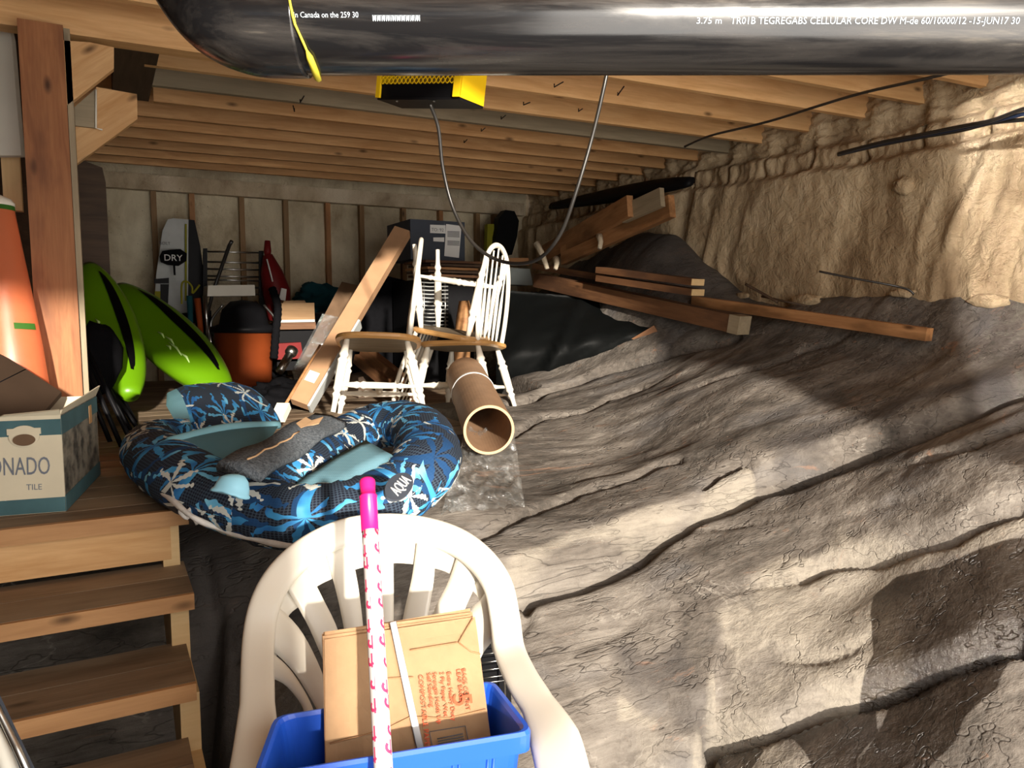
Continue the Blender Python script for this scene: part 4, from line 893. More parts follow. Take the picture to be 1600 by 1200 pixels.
# dark board on the box
zt = ZP+BH+.03
q0_, q1_, q2_ = W(14, 560, 2.0), W(96, 614, 2.02), W(0, 684, 1.80); nb = (q1_-q0_).cross(q2_-q0_).normalized()
P = [EYE+ray(a, b)*((q0_-EYE).dot(nb)/ray(a, b).dot(nb)) for a, b in [(-60, 522), (14, 560), (96, 612), (70, 642), (0, 684), (-90, 722)]]
bm = bmesh.new(); prism(bm, P, Vector((0, 0, -.012))); dk = mk('dark_board', bm, plain('dark_brown_board', (.040, .025, .016), .75), label='dark brown flat board lying tilted on top of the printed cardboard box', cat='board')
tube('seam', [EYE+ray(a, b)*((q0_-EYE).dot(nb)/ray(a, b).dot(nb)) for a, b in ((-20, 607), (40, 577))], .0014, 'black_fabric', dk, n=5)

# ---- orange sled leaning left of the post and the panels beyond it
og = root('orange_sled', W(-10, 620, 2.25), 'bright orange curved plastic sled with green tape leaning left of the wooden post', 'sled')
ax_ = [(-28, 318, 2.22, .088), (-26, 380, 2.2, .108), (-22, 460, 2.2, .132), (-16, 540, 2.2, .150), (-10, 640, 2.2, .170)]
rows = []
for x, y, d, r in [(sum(np.interp(t, range(5), [a[0] for a in ax_]) for _ in (0,)), np.interp(t, range(5), [a[1] for a in ax_]), 2.2, np.interp(t, range(5), [a[3] for a in ax_])) for t in np.linspace(0, 4, 21)]:
    c = W(x, y, d); rows.append([c+RT*(r*math.cos(a))+(-FW)*(r*.55*math.sin(a)) for a in np.linspace(-.12, pi+.12, 25)])
bm = bmesh.new(); gridm(bm, rows); bmesh.ops.solidify(bm, geom=bm.faces[:], thickness=.005); mk('shell', bm, 'orange_pl', og, smooth=True)
for y0_, a0, a1 in ((326, -.1, 1.2), (511, .15, .72)):
    t0 = np.interp(y0_, [a[1] for a in ax_], range(5)); rr_ = []
    for dy in (-.06, .06):
        t = t0+dy; x, y, r = [np.interp(t, range(5), [a[k] for a in ax_]) for k in (0, 1, 3)]; c = W(x, y, 2.2); rr_.append([c+RT*((r+.003)*math.cos(a))-FW*((r+.003)*.55*math.sin(a)+.001) for a in np.linspace(a0, a1, 10)])
    bm = bmesh.new(); gridm(bm, rr_); bmesh.ops.solidify(bm, geom=bm.faces[:], thickness=-.001); mk('green_tape', bm, 'green_tape', og)
bm = bmesh.new(); c = W(-28, 318, 2.2); lathe(bm, [(0, .03), (.05, .026), (.08, .012), (.09, 0), (.09, -.012)], 24, Matrix.Translation(c) @ Matrix.Scale(.6, 4, FW)); mk('white_rim', bm, 'whiteboard', og, smooth=True)
bm = bmesh.new(); prism(bm, [W(-60, 44, 2.35), W(15, 47, 2.35), W(18, 60, 2.35), W(33, 243, 2.35), W(-60, 243, 2.35)], FW*.02); tag(mk('foam_board', bm, 'whiteboard', bevel=.002), 'off white foam sheet fixed high up left of the wooden post', 'panel')
beam('stud', ON(1, 22, 330, 2.95), ON(1, 14, 200, 2.95), .05, .045, 'cream_pine', up=(0, 1, 0), label='pale wood stud below the white foam sheet at far left', cat='stud')
bm = bmesh.new(); prism(bm, [W(-60, 40, 3.0), W(48, 40, 3.0), W(60, 620, 3.0), W(-60, 700, 2.9)], FW*.03); tag(mk('dark_gap_fill', bm, 'darkwood'), 'added dark sheet standing in for the darkness between the orange sled and the post', 'sheet')  # added backing, its dark colour stands in for the darkness behind

# ---- black rods by the post
for k, (x0, y0_, x1, y1) in enumerate([(120, 560, 172, 690), (128, 552, 190, 698), (137, 548, 205, 690), (147, 565, 204, 672), (150, 580, 214, 668), (158, 560, 212, 660), (166, 572, 160, 0), (140, 610, 160, 0), (176, 590, 0, 0)][:6]):
    b = ON(2, x1, y1, ZP); d1 = (b-EYE).dot(FW); a = W(x0-10, y0_-20, d1+.10)
    tube('black_rod', [a, b], .0085, 'black_plastic', n=10, label='slim glossy black rod leaning in the bundle beside the wooden post', cat='rod', group='black rods leaning beside the post')
for k, (x0, y0_, x1, y1) in enumerate([(135, 540, 182, 640), (160, 560, 200, 650)]):
    b = ON(2, x1+10, y1+12, ZP); d1 = (b-EYE).dot(FW); tube('black_rod', [W(x0, y0_, d1+.12), b], .0085, 'black_plastic', n=10, label='slim glossy black rod leaning in the bundle beside the wooden post', cat='rod', group='black rods leaning beside the post')
bm = bmesh.new(); bmesh.ops.create_icosphere(bm, subdivisions=3, radius=1)
c = W(152, 560, 2.95)
for v in bm.verts: v.co = c+Vector((v.co.x*.09, v.co.y*.08, v.co.z*.14))*(1+.15*fbm(v.co.x*2, v.co.y*2, v.co.z*2, 2))
tag(mk('black_bag', bm, 'black_fabric', smooth=True), 'black soft bag squeezed between post and green kayak', 'bag')

# ---- green kayaks
def kayak(px0, d0, px1, d1, hw, label, roll, depth=.11):
    a, b = W(*px0, d0), W(*px1, d1); kr = root('kayak', (a+b)/2, label, 'kayak', 'lime green kayaks')
    F = frame_x(a, b, roll); L = (b-a).length; rows = []
    N_ = 28
    def prof_(u): return (math.sin(pi*min(1, max(0, .03+u*.94)))**.55)
    for i in range(N_+1):
        u = i/N_; w_ = hw*prof_(u); h_ = depth*prof_(u)**.8; r = []
        for k in range(24):
            t = 2*pi*k/24; y = w_*math.cos(t); z = h_*math.sin(t); y *= 1-.10*(math.sin(t) > .2)*math.sin(t)
            if math.sin(t) > 0: z *= .62-.22*math.exp(-((u-.45)/.25)**2)*abs(math.sin(t))**3
            r.append((u*L, y, z-.012*(abs(math.sin(t*1)) < .15)))
        rows.append(r)
    bm = bmesh.new(); V = gridm(bm, rows, close=True); bm.faces.new(V[0]); bm.faces.new(V[-1]); mk('hull', bm, 'green_pl', kr, F, smooth=True)
    def topz(u, y): w_ = hw*prof_(u); s_ = max(0, 1-(y/w_)**2)**.5; return depth*prof_(u)**.8*s_*(.62-.22*math.exp(-((u-.45)/.25)**2)*s_**3)
    rows = []
    for i in range(21):
        u = .12+.76*i/20; y0_ = hw*prof_(u)*.28; rows.append([(u*L, y0_+hw*.30*q*math.sin(pi*(i+.5)/21)**.4, topz(u, y0_+hw*.30*q)+.006) for q in (-.1, .3, .7, 1.0)])
    bm = bmesh.new(); gridm(bm, rows); bmesh.ops.solidify(bm, geom=bm.faces[:], thickness=.006); mk('black_deck_strip', bm, 'black_plastic', kr, F)
    y_ = -hw*.42
    for q, (u0, u1, dy) in enumerate([(.50, .56, .0), (.55, .63, .012), (.60, .72, .0), (.62, .66, -.022), (.70, .78, .006)]):
        tube('decal_stroke', [(u0*L, y_+dy, topz(u0, y_)+.002), ((u0+u1)/2*L, y_+dy+.008, topz((u0+u1)/2, y_)+.003), (u1*L, y_+dy, topz(u1, y_)+.002)], [.002, .006, .002], 'green_tape' if False else plain('pale_lime_decal', (.55, .75, .30), .5) if q == 0 and 'decal' not in M else M['decal'], kr, frame=F, n=6) if 'decal' in M else None
    return kr
M['decal'] = plain('pale_lime_decal', (.55, .78, .30), .5)
kayak((188, 448), 4.0, (352, 615), 3.6, .16, 'lime green kayak leaning outermost with black deck strip, nearest the orange bucket', (.25, -.80, .35), .12)
kayak((140, 415), 3.55, (205, 618), 3.05, .12, 'lime green kayak leaning directly against the back of the wooden post', (.10, -.9, .1), .10)

# ---- back left clutter
wb = root('wakeboard', ON(1, 280, 480, 5.35), 'silver and black wakeboard standing against the back wall with hanging gloves', 'board')
def flat(name, pts, Y, th, mat, parent=None, **kw):
    bm = bmesh.new(); prism(bm, [ON(1, a, b, Y) for a, b in pts], (0, th, 0)); return mk(name, bm, mat, parent, bevel=.003, **kw)
flat('board_body', [(240, 500), (244, 430), (254, 360), (262, 343), (270, 341), (295, 343), (296, 500)], 5.3, .03, 'silver', wb)
flat('black_half', [(295, 343), (304, 344), (313, 385), (320, 440), (322, 500), (294, 500)], 5.29, .03, 'black_plastic', wb)
flat('yellow_stripe', [(240, 500), (242, 455), (254, 455), (253, 500)], 5.285, .008, 'yellow_dull', wb); flat('dark_patch', [(241, 436), (264, 434), (264, 443), (241, 443)], 5.283, .006, 'black_plastic', wb); flat('dark_patch', [(251, 444), (264, 444), (262, 490), (250, 490)], 5.283, .006, 'black_plastic', wb)
flat('yellow_edge', [(289, 350), (292, 350), (292, 470), (289, 470)], 5.283, .006, 'yellow_dull', wb)
text('board_lettering', 'BOLT', .026, faceT(ON(1, 249, 382, 5.28), (1, 0, 0), (0, 0, 1)), 'ink', wb)
gp = [ON(1, a, b, 5.2) for a, b in [(250, 400), (254, 392), (266, 390), (282, 389), (292, 396), (291, 408), (280, 415), (262, 413), (252, 409)]]
bm = bmesh.new(); prism(bm, gp, (0, .05, 0)); gl = mk('ski_glove', bm, 'black_fabric', bevel=.012, label='black glove with white lettering hung on the silver wakeboard', cat='glove'); tube('strap', [ON(1, 272, 414, 5.22), ON(1, 273, 430, 5.22)], .006, 'black_fabric', gl, n=6)
text('glove_lettering', 'DRY', .055, faceT(ON(1, 256, 407, 5.195), (1, 0, 0), (0, 0, 1)), 'paper', gl)
# wire rack
rk = root('drying_rack', ON(1, 365, 480, 5.25), 'drying rack with bright metal rungs and black side frames by the back wall', 'rack')
for y in (394, 410, 421, 432, 438, 449, 459): tube('rung', [ON(1, 322, y-1, 5.2), ON(1, 410, y+1, 5.2)], .006, 'steel', rk, n=8)
flat('side_frame', [(318, 388), (324, 388), (324, 520), (316, 520)], 5.19, .03, 'black_plastic', rk); flat('side_frame', [(405, 392), (412, 392), (414, 520), (406, 520)], 5.19, .03, 'black_plastic', rk)
tube('hockey_stick', [ON(1, 362, 377, 4.95), ON(1, 358, 384, 4.98), ON(1, 333, 455, 5.0), ON(1, 322, 500, 5.0)], [.012, .012, .011, .011], 'rubber', n=8, label='dark grey stick leaning across the drying rack', cat='stick')
flat('storage_box', [(325, 446), (398, 445), (399, 462), (324, 463)], 4.95, .25, 'whiteboard', label='low pale plastic box behind the orange bucket', cat='box')
# orange bucket vacuum
vc = ON(1, 384, 585, 4.95); vc = Vector((vc.x, vc.y, ZP)); dv = (vc-EYE).dot(FW); R1 = 44*dv/1180; R2_ = 36*dv/1180; H1 = 82*dv/1180
vr = root('shop_vacuum', vc, 'orange bucket shop vacuum with black lid and tool caddy at the back of the platform', 'vacuum')
bm = bmesh.new(); lathe(bm, [(0, 0), (R2_, 0), (R2_+.01, .02), (R1-.012, H1*.62), (R1-.006, H1*.64), (R1, H1), (R1+.006, H1)], 40, Matrix.Translation(vc)); mk('bucket', bm, 'orange_vac', vr, smooth=True)
bm = bmesh.new(); lathe(bm, [(0, H1), (R1+.02, H1), (R1+.02, H1+.035), (R1-.03, H1+.05), (R1-.05, H1+.14), (R1-.10, H1+.19), (0, H1+.20)], 32, Matrix.Translation(vc)); mk('black_lid', bm, 'black_plastic', vr, smooth=True)
for s in (-1, 1): tube('latch', spline([vc+RT*(s*(R1+.0))+Vector((0, 0, H1-.05)), vc+RT*(s*(R1+.03))+Vector((0, 0, H1+.06)), vc+RT*(s*(R1-.05))+Vector((0, 0, H1+.17))], 5), .008, 'steel' if s < 0 else 'rubber', vr, n=8)
tube('vacuum_hose', spline([ON(1, 425, 450, vc.y-.05), ON(1, 434, 480, vc.y-.1), ON(1, 431, 520, vc.y-.15), ON(1, 428, 560, vc.y-.15)], 10), [.022+.004*(k % 2) for k in range(31)], 'black_fabric', vr, n=12)
for x in (365, 432): 
    p = ON(2, x, 588, ZP+.02); bm = bmesh.new(); bmesh.ops.create_icosphere(bm, subdivisions=3, radius=.05, matrix=Matrix.Translation((p.x, p.y-.08, ZP+.05))); mk('caster', bm, 'black_plastic', vr, smooth=True)
# tool handles between rack and kayak
TL = [((296, 462), (300, 560), 'tealcloth', .018, 'dark teal tool handle beside the red one'), ((308, 466), (314, 520), 'orange_vac', .020, 'red tool handle standing left of the bucket'), ((320, 462), (325, 530), 'steel', .014, 'steel tool handle right of the red one'), ((302, 505), (306, 560), 'steel', .012, 'short bright tool shaft left of the bucket, leftmost'), ((314, 515), (318, 560), 'steel', .012, 'short bright tool shaft left of the bucket, middle'), ((327, 510), (332, 562), 'steel', .012, 'short bright tool shaft left of the bucket, nearest it')]
for a, b, m_, r, lb in TL: tube('garden_tool', [ON(1, *a, 5.0), ON(1, *b, 5.0)], [r, r*.8], m_, n=10, label=lb, cat='tool')
tube('hook_tool', spline([ON(1, 284, 475, 5.0), ON(1, 284, 444, 5.0), ON(1, 292, 440, 5.0), ON(1, 300, 448, 5.0), ON(1, 301, 458, 5.0), ON(1, 312, 445, 5.0)], 5), .006, 'yellow_dull', n=7, label='dull yellow bent hook handle before the wakeboard', cat='hook')
flat('tool_caddy', [(285, 490), (330, 485), (335, 575), (300, 560)], 5.1, .2, 'black_fabric', label='black tool caddy standing between kayak and bucket', cat='caddy')
# red folded chair
rc = root('folded_umbrella', ON(1, 420, 480, 5.2), 'dark red furled umbrella standing right of the drying rack', 'umbrella')
tube('canopy', [ON(1, 418, 398, 5.15), ON(1, 424, 425, 5.15), ON(1, 432, 455, 5.15), ON(1, 436, 500, 5.15)], [.03, .07, .09, .07], 'red_pl', rc, n=14); tube('tip', [ON(1, 418, 400, 5.15), ON(1, 418, 392, 5.15), ON(1, 418, 376, 5.15)], [.02, .025, .018], 'red_pl', rc, n=10)
tube('white_edge', [ON(1, 417, 405, 5.06), ON(1, 426, 440, 5.05)], .005, 'paper', rc, n=6); flat('white_tag', [(440, 450), (448, 452), (446, 470), (436, 468)], 5.03, .02, 'paper', rc)
# wooden crate
wc = root('wooden_crate', ON(1, 462, 500, 5.0), 'small pale wooden crate on a dark stand right of the orange bucket', 'crate')
flat('front_panel', [(436, 474), (491, 473), (492, 501), (436, 503)], 4.9, .02, 'dim_pine', wc); flat('white_lip', [(436, 500), (492, 499), (492, 503), (436, 504)], 4.89, .03, 'silver', wc); flat('lower_board', [(436, 504), (493, 503), (494, 514), (436, 515)], 4.9, .3, 'old', wc); flat('lid', [(444, 470), (476, 469), (478, 473), (442, 474)], 4.95, .25, 'dim_pine', wc)
flat('black_crate', [(433, 515), (500, 514), (500, 575), (433, 580)], 4.95, .3, 'black_plastic', label='black crate carrying the small pale wooden crate', cat='crate')
flat('red_toolbox', [(433, 537), (470, 535), (474, 560), (433, 562)], 4.85, .08, 'red_pl', label='dark red tool box in front of the black crate', cat='tool box')
# teal cloth
bm = bmesh.new(); bmesh.ops.create_icosphere(bm, subdivisions=4, radius=1); c = ON(1, 502, 466, 5.30)
for v in bm.verts: n_ = fbm(v.co.x*1.6, v.co.y*1.6, v.co.z*1.6+4, 4); v.co = c+Vector((v.co.x*.20, v.co.y*.12, v.co.z*.10-(v.co.x**2)*.03))*(1+.6*n_)
tag(mk('teal_jacket', bm, 'tealcloth', smooth=True), 'crumpled dark teal cloth heaped on the clutter by the back wall', 'cloth')
flat('storage_chest', [(505, 490), (560, 480), (600, 430), (640, 440), (640, 585), (530, 585)], 4.8, .3, 'black_fabric', label='dark trunk in the shadow behind the long cardboard carton', cat='trunk')
# flashlight
a, b = W(437, 580, 3.9), W(452, 555, 4.0); d_ = (b-a).normalized()
fr = root('flashlight', a, 'short shiny metal flashlight lying on the dark clutter', 'flashlight'); tube('barrel', [a, b], .022, 'steel', fr, n=16); tube('head', [b, b+d_*.02, b+d_*.045], [.022, .032, .032], 'steel', fr, n=16)
bm = bmesh.new(); bmesh.ops.create_icosphere(bm, subdivisions=4, radius=1); c = ON(2, 440, 618, ZP+.06)
for v in bm.verts: v.co = c+Vector((v.co.x*.16, v.co.y*.14, v.co.z*.07))*(1+.5*fbm(v.co.x*2, v.co.y*2, v.co.z*2+9, 4))
tag(mk('black_sack', bm, 'black_fabric', smooth=True), 'small black crumpled sack on the floor by the broom with white end', 'sack')

# ---- long cartons
def carton(name, a, b, w, h, up, mat, label, tape=True):
    r = root(name, a, label, 'carton'); F = frame_x(a, b, up); L = (b-a).length
    bm = bmesh.new(); bx(bm, 0, L, -w/2, w/2, -h/2, h/2); mk('carton_body', bm, mat, r, F, bevel=.004); return r, F, L
r, F, L = carton('long_carton', W(468, 632, 3.42), W(629, 362, 3.95), .084, .054, (-.55, -.8, .2), 'carton_board', 'long light brown cardboard carton leaning diagonally against the dark grey box')
bm = bmesh.new(); bx(bm, L*.10, L*.15, -.02, .03, .0274, .029); mk('shiny_tape', bm, 'paper', r, F)
bm = bmesh.new(); bx(bm, L*.0, L*.46, -.054, -.0425, -.048, .02); mk('grey_foam_edge', bm, 'silver', r, F, bevel=.003)
r, F, L = carton('wrapped_carton', W(486, 590, 4.2), W(556, 452, 4.6), .17, .08, (-.5, -.8, .2), 'kraft_dark', 'dark brown carton in clear film leaning behind the long light carton')
bm = bmesh.new(); bx(bm, -.02, L*.6, -.095, .095, -.05, .05); mk('film_wrap', bm, 'film', r, F, bevel=.02)
br_ = root('white_tipped_pole', W(440, 650, 2.9), 'thin brown pole ending in a white block behind the pool float', 'pole')
tube('pole', [W(446, 632, 2.95), W(500, 540, 3.3)], .006, 'old_honey', br_, n=8)
a, b = W(434, 655, 2.88), W(444, 634, 2.94); beam('white_block', a, b, .05, .03, 'whiteboard', br_, bevel=.004)

# ---- dark box with labels and the pile under it
bT_ = lambda a, b, Y: ON(1, a, b, Y)
Yb = 4.35
gx0, gx1 = bT_(641, 345, Yb).x, bT_(726, 352, Yb).x; gz1, gz0 = bT_(641, 342, Yb).z, bT_(641, 405, Yb).z
gb = root('labelled_box', Vector(((gx0+gx1)/2, Yb+.15, gz0)), 'dark grey box with white paper labels on top of the junk pile', 'box')
bm = bmesh.new(); bx(bm, gx0, gx1, Yb, Yb+.42, gz0, gz1); mk('box_body', bm, 'navy', gb, bevel=.003)
def lab(p0, p1, p2, p3, name='paper_label'):
    bm = bmesh.new(); prism(bm, [bT_(*p, Yb-.002) for p in (p0, p1, p2, p3)], (0, -.001, 0)); mk(name, bm, 'paper', gb)
lab((672, 351), (696, 352), (696, 365), (672, 364)); lab((697, 350), (721, 353), (717, 403), (694, 400)); lab((677, 371), (694, 371), (694, 378), (677, 377))
for k, y in enumerate((361, 363, 365, 367, 369, 376, 378, 380, 382)):
    bm = bmesh.new(); prism(bm, [bT_(699, y, Yb-.0035), bT_(718, y+.7, Yb-.0035), bT_(718, y+1.8, Yb-.0035), bT_(699, y+1.1, Yb-.0035)], (0, -.0008, 0)); mk('label_print', bm, 'ink', gb)
text('label_lettering', 'TO: 92', .028, faceT(bT_(674, 361, Yb-.004), (1, 0, 0), (0, 0, 1)), 'ink', gb)
for k, (y, x0, x1, dz) in enumerate([(412, 648, 742, 0), (417, 655, 735, .0), (422, 650, 728, 0), (427, 652, 738, 0), (433, 655, 730, 0)]):
    a = bT_(x0, y-2, Yb-.06); b = bT_(x1, y+1, Yb-.03)
    beam('salvaged_board', a, b, .30, .014, ['old', 'darkwood', 'old_honey', 'darkwood', 'old'][k], up=(0, 0, 1), cat='board', group='boards stacked under the dark grey box', label='thin salvaged board in the stack directly under the dark grey box')
ra = root('black_cabinet', bT_(690, 500, Yb), 'black cabinet carrying the stacked boards and the dark grey box', 'cabinet')
bm = bmesh.new(); c0_, c1_ = bT_(650, 440, Yb).x, bT_(742, 440, Yb).x; bx(bm, c0_, c1_, Yb+.02, Yb+.42, .84, bT_(650, 437, Yb).z); mk('carcass', bm, 'black_plastic', ra, bevel=.004)
rd = root('finned_radiator', bT_(678, 510, Yb-.05), 'white finned convector radiator seen between the white wooden chairs', 'radiator')
for k in range(13):
    y = 441+k*6
    tube('fin', [bT_(656, y, Yb-.06), bT_(672, y+1, Yb-.07), bT_(700, y+.5, Yb-.06)], (.0035, .004), plain('fin_grey', (.42, .43, .42), .5) if k == 0 else bpy.data.materials['fin_grey'], rd, n=6)
for x in (662, 695): tube('upright', [bT_(x, 438, Yb-.055), bT_(x+1, 520, Yb-.055)], .008, 'steel', rd, n=8)
tube('turned_table_leg', [bT_(725, 470, 4.0), bT_(727, 500, 4.0), bT_(722, 540, 4.0), bT_(722, 600, 4.0)], [.03, .055, .05, .04], 'old_honey', n=18, label='reddish turned wooden table leg behind the white chairs', cat='table leg')
flat('brown_slat_stack', [(560, 590), (600, 580), (625, 600), (600, 640), (560, 640)], 3.9, .2, 'darkwood', label='dark brown slats stacked under the left white chair', cat='slats')
beam('short_pine_stick', bT_(612, 575, 3.75), bT_(612, 600, 3.75), .03, .03, 'cream_pine', label='short pale stick upright under the left white chair', cat='stick', up=(0, 1, 0))
for k, (a, b) in enumerate((((560, 560), (640, 625)), ((570, 548), (650, 612)))):
    beam('dark_timber', W(*a, 4.0), W(*b, 3.75), .06, .05, 'old', cat='timber', label=['lower dark timber lying under the left white chair', 'upper dark timber lying under the left white chair'][k])

# ---- white wooden chairs
def turned(bm, a, b, r, knobs=True, n=10):
    a, b = Vector(a), Vector(b); N_ = 26; pts = [a.lerp(b, k/N_) for k in range(N_+1)]; rad = []
    for k in range(N_+1):
        t = k/N_; q = r*(.62+.5*math.sin(pi*min(1, t*1.15))**1.0)
        if knobs: q += r*.35*sum(math.exp(-((t-c)/.018)**2) for c in (.22, .30, .68, .76))-r*.28*sum(math.exp(-((t-c)/.02)**2) for c in (.26, .72))
        rad.append(q)
    sweep(bm, pts, rad, n)
def windsor(label, T, hs=.34, hb=.47, sw=.38, sd=.37, ln=.10, group='white wooden spindle back chairs'):
    r = bpy.data.objects.new('windsor_chair', None); r.empty_display_size = .1; link(r, T); tag(r, label, 'chair', group); F = T
    # local: x to the front, y across, z up; seat
    out = []
    for k in range(40):
        t = 2*pi*k/40; e = .62; out.append((math.copysign(abs(math.cos(t))**e, math.cos(t))*sd/2, math.copysign(abs(math.sin(t))**e, math.sin(t))*sw/2*(1.0+.06*math.cos(t))))
    bm = bmesh.new()
    rg = [[bm.verts.new((x*s, y*s, z)) for x, y in out] for s, z in ((.90, hs-.012), (.99, hs-.004), (1., hs+.006), (.985, hs+.012))]
    for a, b in zip(rg, rg[1:]):
        for k in range(40): bm.faces.new((a[k], a[(k+1) % 40], b[(k+1) % 40], b[k]))
    bm.faces.new(rg[-1]); bot = bm.faces.new(rg[0]); bot.material_index = 1
    mk('seat', bm, None, r, F, mats=['seatwood', 'underseat'])
    L_ = [(.13, .13, .175, .175), (.13, -.13, .175, -.175), (-.12, .12, -.20, .16), (-.12, -.12, -.20, -.16)]; ft_ = []
    for x, y, x2, y2 in L_:
        bm = bmesh.new(); turned(bm, (x, y, hs-.006), (x2, y2, 0), .0175); mk('leg', bm, 'white_paint', r, F, smooth=True); ft_.append((Vector((x, y, hs)), Vector((x2, y2, 0))))
    at = lambda i, z: ft_[i][1].lerp(ft_[i][0], z/hs)
    for i, j in ((0, 2), (1, 3)):
        bm = bmesh.new(); turned(bm, at(i, hs*.36), at(j, hs*.36), .013); mk('side_stretcher', bm, 'white_paint', r, F, smooth=True)
    bm = bmesh.new(); turned(bm, (at(0, hs*.36)+at(2, hs*.36))/2, (at(1, hs*.36)+at(3, hs*.36))/2, .013); mk('cross_stretcher', bm, 'white_paint', r, F, smooth=True)
    lean = lambda z: -sd/2+.055-(z-hs)*ln
    bow = [(lean(hs), sy, hs+.008) for sy in (-.16,)]
    bp_ = [Vector((lean(hs+hb*h), y, hs+hb*h)) for y, h in [(-.145, .02), (-.165, .25), (-.17, .5), (-.155, .72), (-.115, .89), (-.06, .975), (0, 1), (.06, .975), (.115, .89), (.155, .72), (.17, .5), (.165, .25), (.145, .02)]]
    bm = bmesh.new(); sweep(bm, spline(bp_, 5), (.013, .011), 12, up=(1, 0, .2)); mk('bow', bm, 'white_paint', r, F, smooth=True)
    for k in range(5):
        y = (k-2)*.048; yt = (k-2)*.056; h = .99-.10*abs(k-2)**1.5*.6
        bm = bmesh.new(); a, b = Vector((lean(hs)+.01, y, hs+.008)), Vector((lean(hs+hb*h), yt, hs+hb*h)); N_ = 12
        sweep(bm, [a.lerp(b, q/N_) for q in range(N_+1)], [.0042+.0045*math.sin(pi*min(1, q/N_*1.4)) for q in range(N_+1)], 8); mk('spindle', bm, 'white_paint', r, F, smooth=True)
    return r
def chairT(seat_px, d, fwd, roll=None, hs=.34, sc=1):
    c = W(*seat_px, d); f = Vector(fwd); f.z = 0; f.normalize(); y = Vector((0, 0, 1)).cross(f)
    R_ = Matrix((f, y, Vector((0, 0, 1)))).transposed().to_4x4()
    if roll is not None: R_ = Matrix.Rotation(roll[0], 4, roll[1]) @ R_
    return Matrix.Translation(c) @ R_ @ Matrix.Scale(sc, 4) @ Matrix.Translation((0, 0, -hs))
windsor('white spindle back chair with pale wood seat standing upright at left, facing left', chairT((592, 536), 3.33, -RT-FW*.16, (math.radians(-13), RT), hs=.325), hs=.325)
windsor('white spindle back chair standing upright at right, carrying the upturned chair', chairT((726, 541), 3.62, -RT*1+FW*.38, (math.radians(-8), RT), hs=.30), hs=.30)
TI = chairT((706, 517), 3.57, RT+FW*.25, (math.radians(2), RT), sc=.93, hs=.41)
c = W(706, 519, 3.57); TI = Matrix.Translation(c) @ Matrix.Rotation(math.radians(9), 4, FW) @ Matrix.Rotation(pi, 4, RT) @ Matrix.Translation(-c) @ TI
windsor('upturned white spindle back chair with its legs in the air, on the right chair', TI, hs=.41, hb=.43, ln=.22)

# ---- cardboard tube with loose clear film
ct = root('cardboard_tube', W(770, 700, 2.75), 'thick brown cardboard tube lying on the rock with its open end toward the viewer', 'tube')
a, b = W(764, 672, 2.62), W(728, 588, 3.45); rt = 40*2.62/1180; L = (b-a).length; F = frame_x(a, b)
bm = bmesh.new(); lathe(bm, [(rt*.90, 0), (rt, 0), (rt, L*.45), (rt*1.0, L), (rt*.90, L), (rt*.90, 0)], 48, Matrix.Rotation(pi/2, 4, 'Y'), cap=False)
bmesh.ops.remove_doubles(bm, verts=bm.verts, dist=1e-5); mk('tube_wall', bm, 'tube_card', ct, F, smooth=False)
bm = bmesh.new(); lathe(bm, [(rt+.001, L*.60), (rt+.003, L*.60), (rt+.003, L*.62), (rt+.001, L*.62)], 48, Matrix.Rotation(pi/2, 4, 'Y'), cap=False); mk('white_seam', bm, 'paper', ct, F)
bm = bmesh.new(); lathe(bm, [(rt*.895, 0), (rt*.90, -.001), (rt*1.002, -.001), (rt*1.002, .006)], 48, Matrix.Rotation(pi/2, 4, 'Y'), cap=False); mk('cut_rim', bm, 'kraft', ct, F)
rows = []
for j in range(31):
    v = j/30; row = []
    for i in range(25):
        u = i/24; x = (728+74*u)*(1-v)+(690+130*u)*v; y = 690+ v*(118-12*u); h_ = RH(x, y); row.append(h_+Vector((0, 0, .03*(1-v)+.008+.045*abs(fbm(u*4, v*5, 3, 4)))))
    rows.append(row)
bm = bmesh.new(); gridm(bm, rows); mk('clear_film', bm, 'film', smooth=True, label='crinkled clear plastic film spilling from the cardboard tube onto the rock', cat='plastic film')

# ---- black liner in the hollow and the objects over it
rows = []
for j in range(25):
    v = j/24; row = []
    for i in range(31):
        u = i/30; x = 775+u*250; top = 452+22*u; bot = 618-70*u; y = top+(bot-top)*v; d = 4.7-.2*u-.40*math.sin(v*pi*.75)-.10*v
        row.append(W(x, y, d-.06*math.exp(-((u-.30-.25*(1-v))/.03)**2)*.6-.03*fbm(u*5+v*3, v*3, 5, 4)))
    rows.append(row)
bm = bmesh.new(); gridm(bm, rows); bmesh.ops.solidify(bm, geom=bm.faces[:], thickness=.01)
mk('black_liner', bm, plain('black_pond_liner', (.007, .008, .008), .5, 6, .3), smooth=True, label='bulging sheet of black liner in the hollow behind the rock ridge', cat='liner')
flat('clear_tub', [(782, 418), (828, 420), (833, 446), (786, 444)], 4.6, .18, plain('grey_tub_plastic', (.36, .40, .38), .25), label='small translucent grey tub behind the right white chair', cat='tub')
flat('wood_scrap', [(783, 403), (826, 403), (827, 415), (783, 414)], 4.6, .18, 'old_honey', label='short reddish wood scrap lying on the small grey tub', cat='wood scrap')
